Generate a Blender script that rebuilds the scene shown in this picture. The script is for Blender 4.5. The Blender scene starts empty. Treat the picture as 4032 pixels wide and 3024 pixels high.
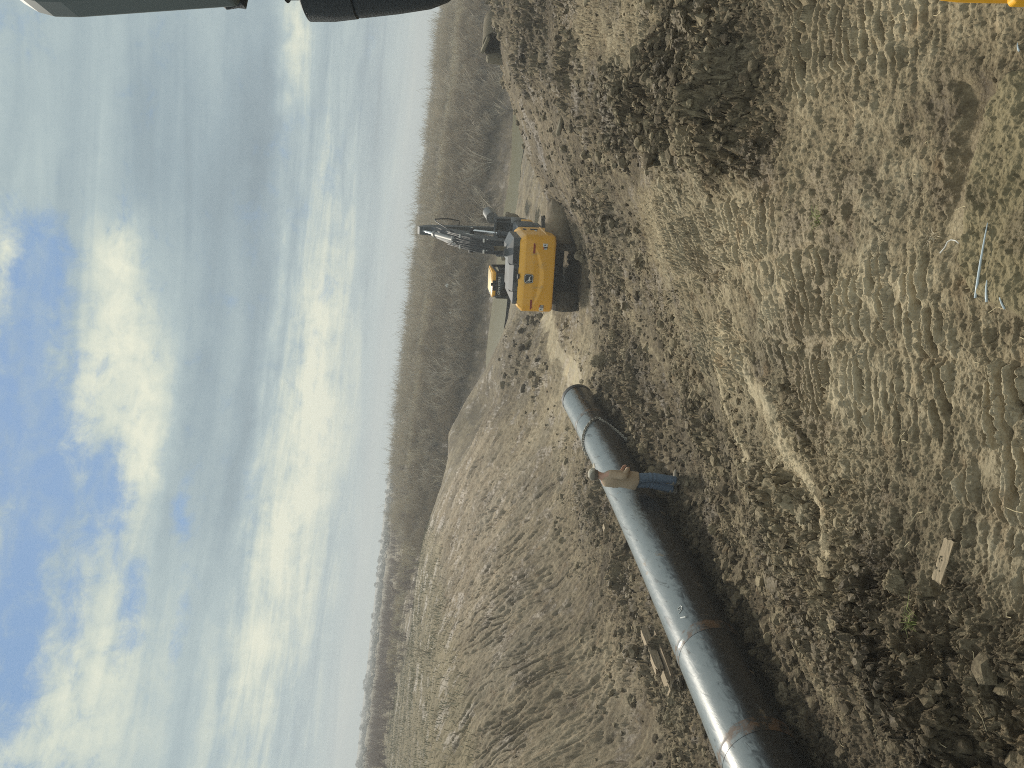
import bpy, bmesh, math, random
import numpy as np
from mathutils import Vector, Matrix
random.seed(7)
R = math.radians
S = bpy.context.scene
COL = S.collection

# ------------------------------------------------------------------ camera
# the phone was held on its side: the picture's left edge is "up" in the world
F = 3028.0
HC = 6.1
PIT, RHO = R(8.4), R(6.3)
FW = np.array([0, math.cos(PIT), -math.sin(PIT)])
UP0 = np.array([0, math.sin(PIT), math.cos(PIT)])
RT = math.cos(RHO) * np.array([1.0, 0, 0]) + math.sin(RHO) * UP0
UU = -math.sin(RHO) * np.array([1.0, 0, 0]) + math.cos(RHO) * UP0
CAMP = np.array([0, 0, HC])
cam = bpy.data.cameras.new("camera")
cam.sensor_fit = 'HORIZONTAL'
cam.sensor_width = 36.0
cam.lens = F / 4032 * 36.0
cam.clip_start = 0.05
cam.clip_end = 20000
camo = bpy.data.objects.new("camera", cam)
COL.objects.link(camo)
ax, ay, az_ = -UU, RT, -FW
camo.matrix_world = Matrix(((ax[0], ay[0], az_[0], 0), (ax[1], ay[1], az_[1], 0), (ax[2], ay[2], az_[2], HC), (0, 0, 0, 1)))
S.camera = camo
S.view_settings.view_transform = 'Standard'
S.view_settings.look = 'None'
S.view_settings.exposure = 0.06
S.view_settings.gamma = 1.0
S.cycles.max_bounces = 6
S.cycles.diffuse_bounces = 3
S.cycles.use_denoising = False
S.cycles.filter_width = 1.0
S.cycles.sample_clamp_indirect = 2.5
S.cycles.sample_clamp_direct = 12.0

def ray(ix, iy):
    u, v = 3024 - iy, ix
    return FW + (u - 1512) / F * RT - (v - 2016) / F * UU

# ------------------------------------------------------------------ node helper
class NT:
    def __init__(s, tree):
        s.t = tree
        tree.nodes.clear()
    def n(s, typ, **kw):
        nd = s.t.nodes.new(typ)
        for k, v in kw.items():
            if k.startswith('i_'):
                key = k[2:]
                key = int(key) if key.isdigit() else key.replace('_', ' ')
                s.put(nd.inputs[key], v)
            else:
                setattr(nd, k, v)
        return nd
    def put(s, sock, v):
        if isinstance(v, bpy.types.NodeSocket):
            s.t.links.new(v, sock)
        elif isinstance(v, bpy.types.Node):
            s.t.links.new(v.outputs[0], sock)
        else:
            if hasattr(sock.default_value, '__len__') and len(sock.default_value) == 4 and len(v) == 3:
                v = (*v, 1)
            sock.default_value = v
    def m(s, op, a, b=0.0, c=0.0, clamp=False):
        nd = s.t.nodes.new('ShaderNodeMath')
        nd.operation = op
        nd.use_clamp = clamp
        s.put(nd.inputs[0], a); s.put(nd.inputs[1], b); s.put(nd.inputs[2], c)
        return nd.outputs[0]
    def mix(s, f, a, b, mode='MIX'):
        nd = s.t.nodes.new('ShaderNodeMix')
        nd.data_type = 'RGBA'
        nd.blend_type = mode
        nd.clamp_factor = True
        s.put(nd.inputs[0], f); s.put(nd.inputs[6], a); s.put(nd.inputs[7], b)
        return nd.outputs[2]
    def noise(s, vec, scale, detail=4, rough=0.55, dist=0.0, lac=2.0):
        nd = s.t.nodes.new('ShaderNodeTexNoise')
        s.put(nd.inputs['Vector'], vec)
        nd.inputs['Scale'].default_value = scale
        nd.inputs['Detail'].default_value = detail
        nd.inputs['Roughness'].default_value = rough
        nd.inputs['Distortion'].default_value = dist
        nd.inputs['Lacunarity'].default_value = lac
        return nd.outputs[0]
    def ss(s, v, lo, hi, a=0.0, b=1.0):
        nd = s.t.nodes.new('ShaderNodeMapRange')
        nd.interpolation_type = 'SMOOTHSTEP'
        s.put(nd.inputs[0], v)
        nd.inputs[1].default_value = lo; nd.inputs[2].default_value = hi
        nd.inputs[3].default_value = a; nd.inputs[4].default_value = b
        return nd.outputs[0]
    def comb(s, x, y, z=0.0):
        nd = s.t.nodes.new('ShaderNodeCombineXYZ')
        s.put(nd.inputs[0], x); s.put(nd.inputs[1], y); s.put(nd.inputs[2], z)
        return nd.outputs[0]

# ------------------------------------------------------------------ sky and sun
SUN_EL, SUN_AZ = R(42), R(-8)          # azimuth from +Y towards +X
world = bpy.data.worlds.new("World")
S.world = world
world.use_nodes = True
w = NT(world.node_tree)
tc = w.n('ShaderNodeTexCoord')
sep = w.n('ShaderNodeSeparateXYZ', i_0=tc.outputs['Generated'])
dx, dy, dz = sep.outputs
el = w.m('ARCSINE', dz)
az = w.m('ARCTAN2', dx, dy)
eld = w.m('MULTIPLY', el, 57.2958)
azd = w.m('MULTIPLY', az, 57.2958)
sky = w.n('ShaderNodeTexSky', sky_type='NISHITA', sun_disc=False, sun_elevation=SUN_EL, sun_rotation=SUN_AZ, air_density=1.0, dust_density=0.6, ozone_density=1.5)
den = w.m('ADD', w.m('MAXIMUM', dz, 0.0), 0.10)
P = w.comb(w.m('DIVIDE', dx, den), w.m('DIVIDE', dy, den), 0.0)
def blob(a0, e0, sa, se):
    qa = w.m('POWER', w.m('DIVIDE', w.m('SUBTRACT', azd, a0), sa), 2.0)
    qe = w.m('POWER', w.m('DIVIDE', w.m('SUBTRACT', eld, e0), se), 2.0)
    return w.m('EXPONENT', w.m('MULTIPLY', w.m('ADD', qa, qe), -1.0))
def total(*xs):
    t = xs[0]
    for x in xs[1:]:
        t = w.m('ADD', t, x)
    return t
def sc(x, k):
    return w.m('MULTIPLY', x, k)
wv = w.m('SUBTRACT', w.noise(w.comb(sc(azd, .11), sc(eld, .11)), 1.0, 5, .6), 0.5)
wu = w.m('SUBTRACT', w.noise(w.comb(sc(azd, .11), sc(eld, .11), 7.0), 1.0, 5, .6), 0.5)
azd0, eld0 = azd, eld
azd = w.m('ADD', azd, sc(wu, 7.0)); eld = w.m('ADD', eld, sc(wv, 4.0))    # ragged outlines
AE = w.comb(sc(azd0, 0.055), sc(eld0, 0.075), 0.0)
nbig = w.noise(AE, 1.9, 9, 0.62, 0.4)
nfine = w.noise(AE, 8.0, 8, 0.66, 0.35)
veil = w.noise(w.comb(w.m('ADD', sc(azd0, 0.03), sc(eld0, 0.03)), w.m('SUBTRACT', sc(eld0, 0.10), sc(azd0, 0.02)), 5.0), 2.2, 8, 0.62, 0.6)
bandv = w.comb(w.m('ADD', sc(azd0, 0.014), sc(eld0, 0.004)), sc(eld0, 0.17), 0.0)
nband = w.noise(bandv, 2.4, 7, 0.55, 0.8)
nband2 = w.noise(w.comb(sc(azd0, 0.055), sc(eld0, 0.52), 3.0), 2.0, 6, 0.6, 0.5)
lowb = w.ss(eld0, 7.0, 11.5, 1.0, 0.12)
hole = total(sc(blob(4.5, 23.6, 3.8, 2.0), 1.0), sc(blob(-4, 24, 6.5, 2.6), 1.0), sc(blob(-12, 21.8, 8, 2.4), 1.0), sc(blob(-24, 21, 5, 1.5), .5), sc(blob(-15.5, 18.6, 6, .8), .55), sc(blob(-9.5, 18.6, 3.4, 1.3), .8), sc(blob(-13, 17.2, 3.0, .9), .7), sc(blob(-12, 13.3, 3.2, .75), .75), sc(blob(-19.5, 12.6, 4.5, .8), .6), sc(blob(-18, 15.8, 3, .9), .6), sc(blob(-20, 23.5, 7, 3), .55))
cover = total(w.m('SUBTRACT', 0.98, sc(hole, 0.92)), sc(w.m('SUBTRACT', nbig, 0.5), 1.1), sc(w.m('SUBTRACT', nfine, 0.5), 1.6), sc(w.m('SUBTRACT', veil, 0.5), 0.9))
cmask = w.ss(cover, -0.02, 0.88)
cmask = w.m('MAXIMUM', cmask, sc(w.ss(w.m('ADD', sc(veil, .6), sc(nfine, .4)), .46, .64), .42))
dark = total(sc(blob(14, 16.5, 7.5, 4.2), 1.0), sc(blob(9, 13.2, 9, 1.8), .5), sc(blob(10, 10.6, 20, 1.15), 1.0), sc(blob(-9, 10.3, 9, .8), .7), sc(blob(17, 12, 6, 1.6), .5), sc(blob(4, 8.6, 9, .35), .6), sc(blob(18, 3.6, 9, 2.0), .5), sc(blob(-3, 13, 9, 1.0), .35))
lite = total(sc(blob(6, 19.2, 2.6, 1.5), .95), sc(blob(0, 18.6, 4.5, 1.9), 1.0), sc(blob(-5, 16.6, 4.5, 1.5), .9), sc(blob(-9, 15.9, 4, 1.3), .8), sc(blob(-6.5, 20.4, 4, 1.0), .6), sc(blob(-24, 18, 8, 4), .75), sc(blob(5, 25.6, 3, .9), .9), sc(blob(-1, 5.6, 13, 1.9), 1.15), sc(blob(-12, 7.6, 3.2, 1.2), .85), sc(blob(-19, 7, 9, 2.8), .7), sc(blob(-6, 6.5, 9, 2.2), .3), sc(blob(21.5, 9.2, 4.5, .9), 1.0), sc(blob(5, 8.9, 7, .5), .5))
sh = total(w.m('ADD', 0.50, 0.0), sc(lite, 0.36), sc(dark, -0.27), sc(w.m('SUBTRACT', nband, 0.5), 0.62), sc(w.m('MULTIPLY', lowb, w.m('SUBTRACT', nband2, 0.5)), 1.05), sc(w.m('MULTIPLY', w.m('ADD', lite, .25), w.m('SUBTRACT', nfine, 0.5)), 0.75), sc(w.m('SUBTRACT', nbig, .5), .22))
rmp = w.n('ShaderNodeValToRGB', i_0=sh)
cr = rmp.color_ramp
cr.elements[0].position = 0.0; cr.elements[0].color = (2.1, 2.75, 3.15, 1)
cr.elements[1].position = 1.0; cr.elements[1].color = (7.9, 8.0, 6.5, 1)
e = cr.elements.new(0.30); e.color = (3.0, 3.85, 4.25, 1)
e = cr.elements.new(0.55); e.color = (4.2, 5.1, 5.2, 1)
e = cr.elements.new(0.78); e.color = (6.3, 6.8, 5.9, 1)
azd, eld = azd0, eld0
blue = w.mix(0.85, sky, (1.75, 3.2, 5.4))
skyc = w.mix(cmask, blue, rmp.outputs[0])
hz = w.ss(eld, 0.0, 4.5, 0.5, 0.0)
skyc = w.mix(hz, skyc, (3.8, 5.0, 5.3))
# overhead and behind the photographer: plain broken overcast
ovh = w.ss(eld, 27, 45)
skyc = w.mix(ovh, skyc, (5.6, 6.0, 6.0))
below = w.ss(eld, -6, -0.5, 1.0, 0.0)
skyc = w.mix(below, skyc, (2.6, 2.6, 2.2))
bg = w.n('ShaderNodeBackground', i_0=skyc, i_1=0.1)
w.n('ShaderNodeOutputWorld', i_0=bg)
sl = bpy.data.lights.new("sun", 'SUN')
sl.energy = 3.6
sl.angle = R(7)
sl.color = (1.0, 0.92, 0.78)
so = bpy.data.objects.new("sun", sl)
COL.objects.link(so)
sd = Vector((math.sin(SUN_AZ) * math.cos(SUN_EL), math.cos(SUN_AZ) * math.cos(SUN_EL), math.sin(SUN_EL)))
so.rotation_euler = sd.to_track_quat('Z', 'Y').to_euler()

# ------------------------------------------------------------------ tagging
def tag(o, label=None, cat=None, group=None, kind=None):
    if label: o["label"] = label
    if cat: o["category"] = cat
    if group: o["group"] = group
    if kind: o["kind"] = kind
    return o
def empty(name, loc, rot=None):
    o = bpy.data.objects.new(name, None)
    COL.objects.link(o)
    o.location = loc
    if rot is not None:
        o.rotation_euler = rot
    o.empty_display_size = 0.2
    return o

# ------------------------------------------------------------------ numpy noise
def h2(ix, iy, s):
    a = ix.astype(np.uint32) * np.uint32(374761393) + iy.astype(np.uint32) * np.uint32(668265263) + np.uint32((s * 2246822519) & 0xffffffff)
    a ^= a >> np.uint32(13)
    a *= np.uint32(1274126177)
    a ^= a >> np.uint32(16)
    a *= np.uint32(2654435761)
    a ^= a >> np.uint32(15)
    return a.astype(np.float32) / np.float32(4294967296.0)
def perlin(x, y, s=0):
    fx, fy = np.floor(x), np.floor(y)
    ix, iy = fx.astype(np.int64), fy.astype(np.int64)
    tx, ty = (x - fx).astype(np.float32), (y - fy).astype(np.float32)
    def g(ox, oy):
        a = h2(ix + ox, iy + oy, s) * np.float32(6.2831853)
        return np.cos(a) * (tx - ox) + np.sin(a) * (ty - oy)
    ux = tx * tx * tx * (tx * (tx * 6 - 15) + 10)
    uy = ty * ty * ty * (ty * (ty * 6 - 15) + 10)
    a = g(0, 0) * (1 - ux) + g(1, 0) * ux
    b = g(0, 1) * (1 - ux) + g(1, 1) * ux
    return (a * (1 - uy) + b * uy) * 1.5
def fbm(x, y, sc_, octv, s=0, gain=0.5):
    t = np.zeros(x.shape, np.float32)
    a, f = 1.0, 1.0 / sc_
    for o in range(octv):
        t += a * perlin(x * f + o * 17.3, y * f - o * 9.1, s + o)
        a *= gain; f *= 2.03
    return t
def worley(x, y, s=0, tilt=False):
    fx, fy = np.floor(x), np.floor(y)
    ix, iy = fx.astype(np.int64), fy.astype(np.int64)
    tx, ty = (x - fx).astype(np.float32), (y - fy).astype(np.float32)
    f1 = np.full(x.shape, 9.0, np.float32); f2 = f1.copy(); rr = np.zeros(x.shape, np.float32)
    dx_ = dy_ = tx2 = ty2 = rr
    for oy in (-1, 0, 1):
        for ox in (-1, 0, 1):
            px = h2(ix + ox, iy + oy, s) + ox - tx
            py = h2(ix + ox, iy + oy, s + 71) + oy - ty
            d = np.sqrt(px * px + py * py)
            n = d < f1
            f2 = np.where(n, f1, np.minimum(f2, d))
            rr = np.where(n, h2(ix + ox, iy + oy, s + 143), rr)
            if tilt:
                dx_ = np.where(n, px, dx_); dy_ = np.where(n, py, dy_)
                tx2 = np.where(n, h2(ix + ox, iy + oy, s + 211) - .5, tx2); ty2 = np.where(n, h2(ix + ox, iy + oy, s + 223) - .5, ty2)
            f1 = np.where(n, d, f1)
    if tilt:
        return f1, f2, rr, dx_ * tx2 + dy_ * ty2
    return f1, f2, rr
def sstep(v, a, b):
    t = np.clip((v - a) / (b - a), 0, 1)
    return t * t * (3 - 2 * t)

# ------------------------------------------------------------------ the lie of the land
# sighted points: picture x, picture y, height, clods, track ridges, rills, tone
CP = [
 # near plateau
 (4300,-600,3.0,.1,.2,0,.6),(4032,0,3.0,.1,.4,0,.6),(4032,800,3.0,.0,.1,0,.62),(4032,1600,3.0,.05,.5,0,.62),(3900,2100,3.0,.1,.3,0,.55),(3750,2250,3.0,.25,.1,0,.6),
 (3700,500,3.0,.0,.05,0,.55),(3700,1000,3.0,.0,.1,0,.6),(3600,1500,3.0,.05,1,0,.6),(3400,250,3.0,.1,.7,0,.6),(3400,900,3.0,.1,.1,0,.75),(3400,1300,3.0,.05,1,0,.65),
 (3300,1750,2.9,.2,.3,0,.65),(3500,1900,2.95,.3,.3,0,.6),(3100,1150,2.95,.1,1,0,.65),(3000,900,3.0,.1,1,0,.62),(3200,600,3.05,.3,.2,0,.6),(3000,350,3.05,.8,.2,0,.45),
 (3100,60,3.05,.3,1,0,.5),(2800,100,3.1,.7,.7,0,.45),(2800,450,3.25,1,0,0,.4),(2650,450,3.2,1,0,0,.38),(2500,100,3.05,.4,.8,0,.5),(2500,450,2.95,.9,.2,0,.38),
 (2330,60,3.1,.5,.7,0,.48),(2250,250,3.05,.8,.3,0,.4),(2100,60,3.25,.9,.1,0,.36),(1980,20,3.35,.9,0,0,.36),(1990,250,2.9,.8,0,0,.38),(2040,450,2.5,.6,0,.3,.42),(2060,620,2.0,.6,0,.3,.42),
 (2200,500,2.5,.6,.2,.2,.4),(2200,700,1.7,.5,0,.7,.42),(2350,650,2.3,.8,.3,0,.42),(2420,820,1.9,.7,.3,0,.42),(2240,790,.9,.8,0,.3,.36),
 # right of the ramp
 (2600,850,2.5,.1,1,0,.62),(2750,900,2.8,.1,1,0,.65),(2900,1050,2.85,.2,1,0,.62),(2500,950,1.6,.5,.5,0,.5),(2380,1000,.5,.9,0,0,.35),(2300,1000,-.35,.7,0,0,.33),(2290,1180,-.5,.6,.2,0,.35),(2240,1280,-.55,.6,.1,0,.42),
 (2700,1150,2.2,.3,.5,0,.55),(2550,1150,1.1,.6,.4,0,.45),(2430,1200,.4,.6,.4,0,.48),(2800,1300,2.3,.2,.6,0,.62),(2600,1350,.95,.6,.2,0,.5),(2450,1400,.05,.9,0,0,.4),(2330,1350,-.35,.7,.1,0,.4),
 (2950,1450,2.45,.3,.4,0,.62),(2750,1500,1.25,.5,.3,0,.5),(2600,1600,.35,.8,.1,0,.38),(2480,1600,.05,1,0,0,.35),(2400,1500,-.1,.9,0,0,.36),
 (3050,1600,2.55,.5,.3,0,.58),(2900,1700,1.7,.4,.4,0,.52),(2780,1750,.75,.7,.1,0,.42),(2680,1800,.15,.7,.2,0,.4),(2600,1850,.05,.8,.1,0,.36),
 (3150,1850,2.6,.6,.1,0,.5),(3000,1900,1.8,.5,.2,0,.5),(2880,1950,.85,.6,.1,0,.42),(2760,1950,.2,.6,.2,0,.38),(2690,1930,.05,.5,.2,0,.36),
 (3300,2100,2.75,.6,.1,0,.6),(3150,2150,1.95,.5,.1,0,.48),(3020,2250,1.05,.6,.1,0,.44),(2900,2250,.3,.7,0,0,.36),(2800,2200,.22,.7,.1,0,.34),
 (3450,2300,2.9,.9,0,0,.5),(3330,2400,2.2,.7,0,0,.5),(3180,2500,1.25,.6,0,0,.46),(3050,2500,.6,.7,0,0,.38),(2980,2500,.35,.6,.1,0,.34),
 (3600,2450,3.0,1,0,0,.42),(3500,2600,2.5,1,0,0,.34),(3350,2700,1.4,.7,0,0,.44),(3200,2720,.72,.7,0,0,.38),(3130,2720,.5,.6,.1,0,.33),
 (3800,2600,3.0,.8,0,0,.32),(3700,2850,2.4,1,0,0,.28),(3500,2900,1.5,.8,0,0,.36),(3330,2930,.9,.6,.2,0,.34),(3250,2930,.65,.5,.2,0,.33),(4032,2700,3.0,.5,0,0,.4),(4000,3000,2.7,.8,0,0,.3),(3500,3200,.8,.6,.2,0,.34),
 # pit floor left of the pipe
 (2160,1500,-.3,.5,0,0,.7),(2220,1600,-.1,.5,0,0,.55),(2260,1750,.05,.6,0,0,.52),(2330,2000,.15,.7,0,0,.46),(2430,2300,.28,.8,0,0,.42),(2560,2600,.42,.7,0,0,.45),(2720,2950,.55,.7,0,0,.45),
 (2140,1700,.05,.6,0,0,.5),(2190,2000,.35,.8,0,0,.38),(2260,2300,.5,.9,0,0,.38),(2330,2600,.6,.9,0,0,.38),(2430,2950,.65,.8,0,0,.4),(2700,3250,.5,.7,0,0,.42),
 # toe of the rilled bank and its face
 (2080,1500,.0,.6,0,.3,.5),(2090,1750,.5,.1,0,1,.62),(2130,2000,.65,.1,0,1,.62),(2180,2300,.8,.05,0,1,.62),(2250,2600,1.0,.05,0,1,.62),(2330,2950,1.1,.05,0,1,.62),
 (1900,1650,1.5,.1,0,.9,.55),(1920,2000,1.9,.0,0,1,.58),(1980,2300,2.0,0,0,1,.6),(2020,2650,2.25,0,0,1,.58),(2060,2980,2.4,0,0,1,.55),
 (1800,1900,2.5,.1,0,.9,.52),(1800,2200,2.75,0,0,1,.52),(1850,2500,2.9,0,0,.8,.5),(1870,2750,3.05,0,0,.5,.5),(1880,3024,3.1,0,0,.4,.5),
 # its top
 (1730,1700,2.75,.1,0,.4,.5),(1690,1900,2.95,.1,0,.3,.5),(1665,2150,3.2,0,0,.2,.5),(1700,2400,3.45,0,0,0,.45),(1760,2700,3.5,0,0,0,.45),(1800,3000,3.5,0,0,0,.45),
 (1640,2500,3.5,0,0,0,.45),(1680,2900,3.6,0,0,0,.45),(1560,2500,3.5,0,0,0,.4),(1600,3000,3.5,0,0,0,.4),(1640,3400,3.5,0,0,0,.4),(2000,3500,3.4,0,0,0,.5),(2500,3600,1.6,.2,0,.8,.55),
 # tip of the bank towards the creek
 (1840,1550,1.05,.4,0,.5,.4),(1900,1480,.5,.6,0,.3,.36),(1990,1400,.15,.9,0,0,.3),(2060,1330,.05,1,0,0,.28),(2120,1280,-.2,.9,0,0,.3),(2140,1400,.1,.8,0,0,.38),
 (2000,1330,.1,1,0,0,.2),(2040,1400,.3,1,0,0,.22),(2090,1350,.1,1,0,0,.22),(1960,1430,.35,.9,0,0,.25),(2100,1440,.25,.9,0,0,.28),(2145,1330,0,.9,0,0,.28),
 (2205,1330,-.48,0,0,0,1),(2245,1455,-.38,0,0,0,1),(2270,1505,-.28,.1,0,0,.95),
 # flats before the creek
 (2180,1250,-.5,.1,0,0,.9),(2230,1400,-.45,.1,0,0,.9),(2100,1180,-.75,.2,0,0,.6),(2020,1250,-.85,.2,0,0,.6),(2100,750,-.8,.4,0,0,.5),(2060,720,-.9,.4,0,0,.5),(2130,850,-.7,.4,0,0,.5),
]
def atz(ix, iy, z):
    d = ray(ix, iy)
    return CAMP + d * ((z - HC) / d[2])
_rows = []
for (ix, iy, z, *att) in CP:
    p = atz(ix, iy, z)
    _rows.append([p[0], p[1], z] + att)
# places the sight lines do not reach (world x, y, height, ...)
WP = [(-6,-3,3,.1,.2,0,.5),(6,-3,3,.1,.2,0,.5),(0,1.5,3,.1,.2,0,.55),(4,1.5,3,.1,.2,0,.55),(-3,1,3,.3,.2,0,.5),(9,4,3.05,.2,.4,0,.5),(14,8,3.1,.3,.3,0,.5),(22,18,3.2,.5,.2,0,.4),(30,28,3.2,.5,0,0,.4),
 (-6.5,3,1.2,.5,0,0,.4),(-8,4.5,.6,.5,0,0,.4),(-12,8,1.6,.2,0,.8,.5),(-16,12,3.3,0,0,.2,.45),(-24,14,3.5,0,0,0,.4),
 (20,36,2.4,.6,0,.2,.4),(30,38,2.2,.6,0,.2,.4),(12,35.5,1.2,.6,0,.4,.4),(14,41,-.7,.3,0,0,.5),(24,45,-.6,.3,0,0,.5),(34,46,-.4,.2,0,0,.6),
 (6,45,-.8,.2,0,0,.7),(0,46,-.7,.2,0,0,.6),(3,38,-.6,.3,0,0,.6),(8,52,-.85,.3,0,0,.5),(22,54,-.85,.3,0,0,.5),(-2,52,-.6,.3,0,0,.5),(-.3,23.8,-.2,.5,0,0,.4),(-1.3,20,-.05,.6,0,0,.4),(-2.1,17,.08,.6,0,0,.4),(-3.1,13.2,.3,.6,0,0,.4),(-4.07,9.5,.55,.6,0,0,.4),(-4.9,6.4,.72,.6,0,0,.4),(5.4,31.8,-.5,.5,0,0,.35),(4.1,32.3,-.62,.5,0,0,.35),(6.7,31.3,-.38,.5,0,0,.35),(5.6,34.5,-.55,.5,0,0,.4),(40,54,-.8,.1,0,0,.5)]
for x in (-8, 2, 12, 24, 38, 54):
    WP += [(x,58.2,-1.05,.1,0,0,.5),(x,60.5,-1.7,0,0,0,.4),(x,64,-1.7,0,0,0,.4),(x,67,-1.0,.1,0,0,.25),(x,70,.6,.2,0,0,.12),(x,74,2.6,.2,0,0,.12),(x,78,3.6,0,0,0,.5),(x,83,3.9,0,0,0,.3),(x,92,4.5,0,0,0,.15),(x,115,4.6,0,0,0,.4)]
WP += [(-14,60,1.7,.2,0,.2,.4),(-12,66,.6,.2,0,0,.4),(-16,72,2.2,.2,0,0,.4),(-22,75,3.3,0,0,0,.4),(-30,60,3.5,0,0,0,.4),(-40,90,3.6,0,0,0,.4),(-16,90,3.6,0,0,0,.4),(-45,45,3.5,0,0,0,.4),(-70,120,3.7,0,0,0,.4),(-20,130,3.9,0,0,0,.4),(20,150,4.4,0,0,0,.4),(90,140,4.5,0,0,0,.4),(80,70,4,0,0,0,.4),
 (-100,300,3.8,0,0,0,.4),(100,300,4.4,0,0,0,.4),(0,1000,4.2,0,0,0,.4),(-500,900,4.0,0,0,0,.4),(500,900,4.4,0,0,0,.4),(0,3500,4,0,0,0,.4),(-2000,3000,4,0,0,0,.4),(2000,3000,4.2,0,0,0,.4)]
_rows += [list(t) for t in WP]
CPA = np.array(_rows, float)
def lp(x, y):
    r_ = np.hypot(x, y + 1.5)
    return np.arctan2(x, y + 1.5) * 1.6, np.log(r_)
_a, _b = lp(CPA[:, 0], CPA[:, 1])
def tpsk(r2):
    return 0.5 * r2 * np.log(r2 + 1e-9)
_n = len(CPA)
_K = tpsk((_a[:, None] - _a[None]) ** 2 + (_b[:, None] - _b[None]) ** 2) + np.eye(_n) * 0.004
_Pm = np.stack([np.ones(_n), _a, _b], 1)
_A = np.block([[_K, _Pm], [_Pm.T, np.zeros((3, 3))]])
_W = np.linalg.solve(_A, np.concatenate([CPA[:, 2], np.zeros(3)]))
def base(x, y):
    a, b = lp(np.asarray(x, float), np.asarray(y, float))
    sh_ = a.shape
    a, b = a.ravel(), b.ravel()
    out = np.empty(a.shape)
    for i in range(0, len(a), 100000):
        s_ = slice(i, i + 100000)
        k = tpsk((a[s_, None] - _a[None]) ** 2 + (b[s_, None] - _b[None]) ** 2)
        out[s_] = k @ _W[:_n] + _W[_n] + _W[_n + 1] * a[s_] + _W[_n + 2] * b[s_]
    return out.reshape(sh_)
def attrs(x, y):
    a, b = lp(x, y)
    a = a.ravel(); b = b.ravel()
    out = np.empty((len(a), 4), np.float32)
    for i in range(0, len(a), 100000):
        s_ = slice(i, i + 100000)
        d2 = (a[s_, None] - _a[None]) ** 2 + (b[s_, None] - _b[None]) ** 2
        k = np.exp(-d2 / 0.010) + 1e-3 / (d2 + 0.01) ** 1.5 * 0.002
        out[s_] = (k @ CPA[:, 3:7]) / k.sum(1)[:, None]
    return out.reshape(x.shape + (4,))
def hit(ix, iy, lift=0.0):
    """where the line of sight through a point of the picture meets the land"""
    d = ray(ix, iy)
    t = 3.0
    p = CAMP + d * t
    while t < 400:
        p = CAMP + d * t
        g = float(base(p[0], p[1])) + lift
        if p[2] <= g:
            break
        t += max(0.02, (p[2] - g) * 0.6)
    return Vector((p[0], p[1], float(base(p[0], p[1]))))
#TERRAIN_BEGIN
# benches and pressed strips along the side of the pit (sighted lines)
STRIPS = [([(2840,1281),(2888,1634),(2960,1800)],.16,.25),([(2931,1433),(3052,1646),(3174,1859),(3222,1980),(3300,2200)],.14,.3),([(2560,1330),(2688,1525),(2797,1859)],.15,.12),([(2440,1180),(2560,1330)],.2,.1),([(2900,2050),(3050,2350),(3300,2800)],.22,.08),([(3180,2030),(3260,2300),(3420,2560)],.1,.2)]
STRIPS = [([hit(*q) for q in pl], wd, tn) for pl, wd, tn in STRIPS]
RUTS = [[(3900,1290),(3860,1100),(3800,300)]]
def polydist(x, y, pts):
    best = np.full(x.shape, 1e9, np.float32)
    for p, q in zip(pts[:-1], pts[1:]):
        ex, ey = q.x - p.x, q.y - p.y
        t = np.clip(((x - p.x) * ex + (y - p.y) * ey) / (ex * ex + ey * ey), 0, 1)
        best = np.minimum(best, np.hypot(x - p.x - t * ex, y - p.y - t * ey))
    return best
LANE = [hit(*q) for q in ((3700,960),(3760,640),(3770,420),(3750,310),(3890,320),(3880,620),(3830,900),(3800,1010))]
MAT = [hit(*q) for q in ((3955,280),(3900,420),(3868,560),(3810,900),(3812,1090),(3880,1170),(3960,1215),(4100,1260),(4200,900),(4200,250))]
BANDS = [[hit(*q) for q in pl] for pl in (((2470,760),(2700,720),(3000,740),(3130,900),(3120,1180),(2900,1150),(2700,1150),(2560,1020)), ((3040,1000),(3160,930),(3450,1010),(3780,1050),(3790,1500),(3620,1780),(3200,1640),(3020,1300)), ((3050,-100),(3450,-50),(3500,300),(3250,400),(3080,330)), ((2200,60),(2500,0),(2650,60),(2560,250),(2300,200)), ((2650,1220),(2850,1200),(3000,1350),(2960,1600),(2800,1500)), ((3700,1800),(4000,1400),(4200,1500),(4200,2400),(3850,2100)))]
PALE = [hit(*q) for q in ((2125,1235),(2185,1240),(2215,1370),(2262,1440),(2292,1505),(2262,1545),(2225,1480),(2185,1410),(2145,1330))]
def polyin(x, y, pts):
    """signed distance to an outline, positive inside"""
    d = polydist(x, y, pts + pts[:1])
    ins = np.zeros(x.shape, bool)
    for p, q in zip(pts, pts[1:] + pts[:1]):
        c = ((p.y > y) != (q.y > y)) & (x < (q.x - p.x) * (y - p.y) / (q.y - p.y + 1e-9) + p.x)
        ins ^= c
    return np.where(ins, d, -d)
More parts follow.
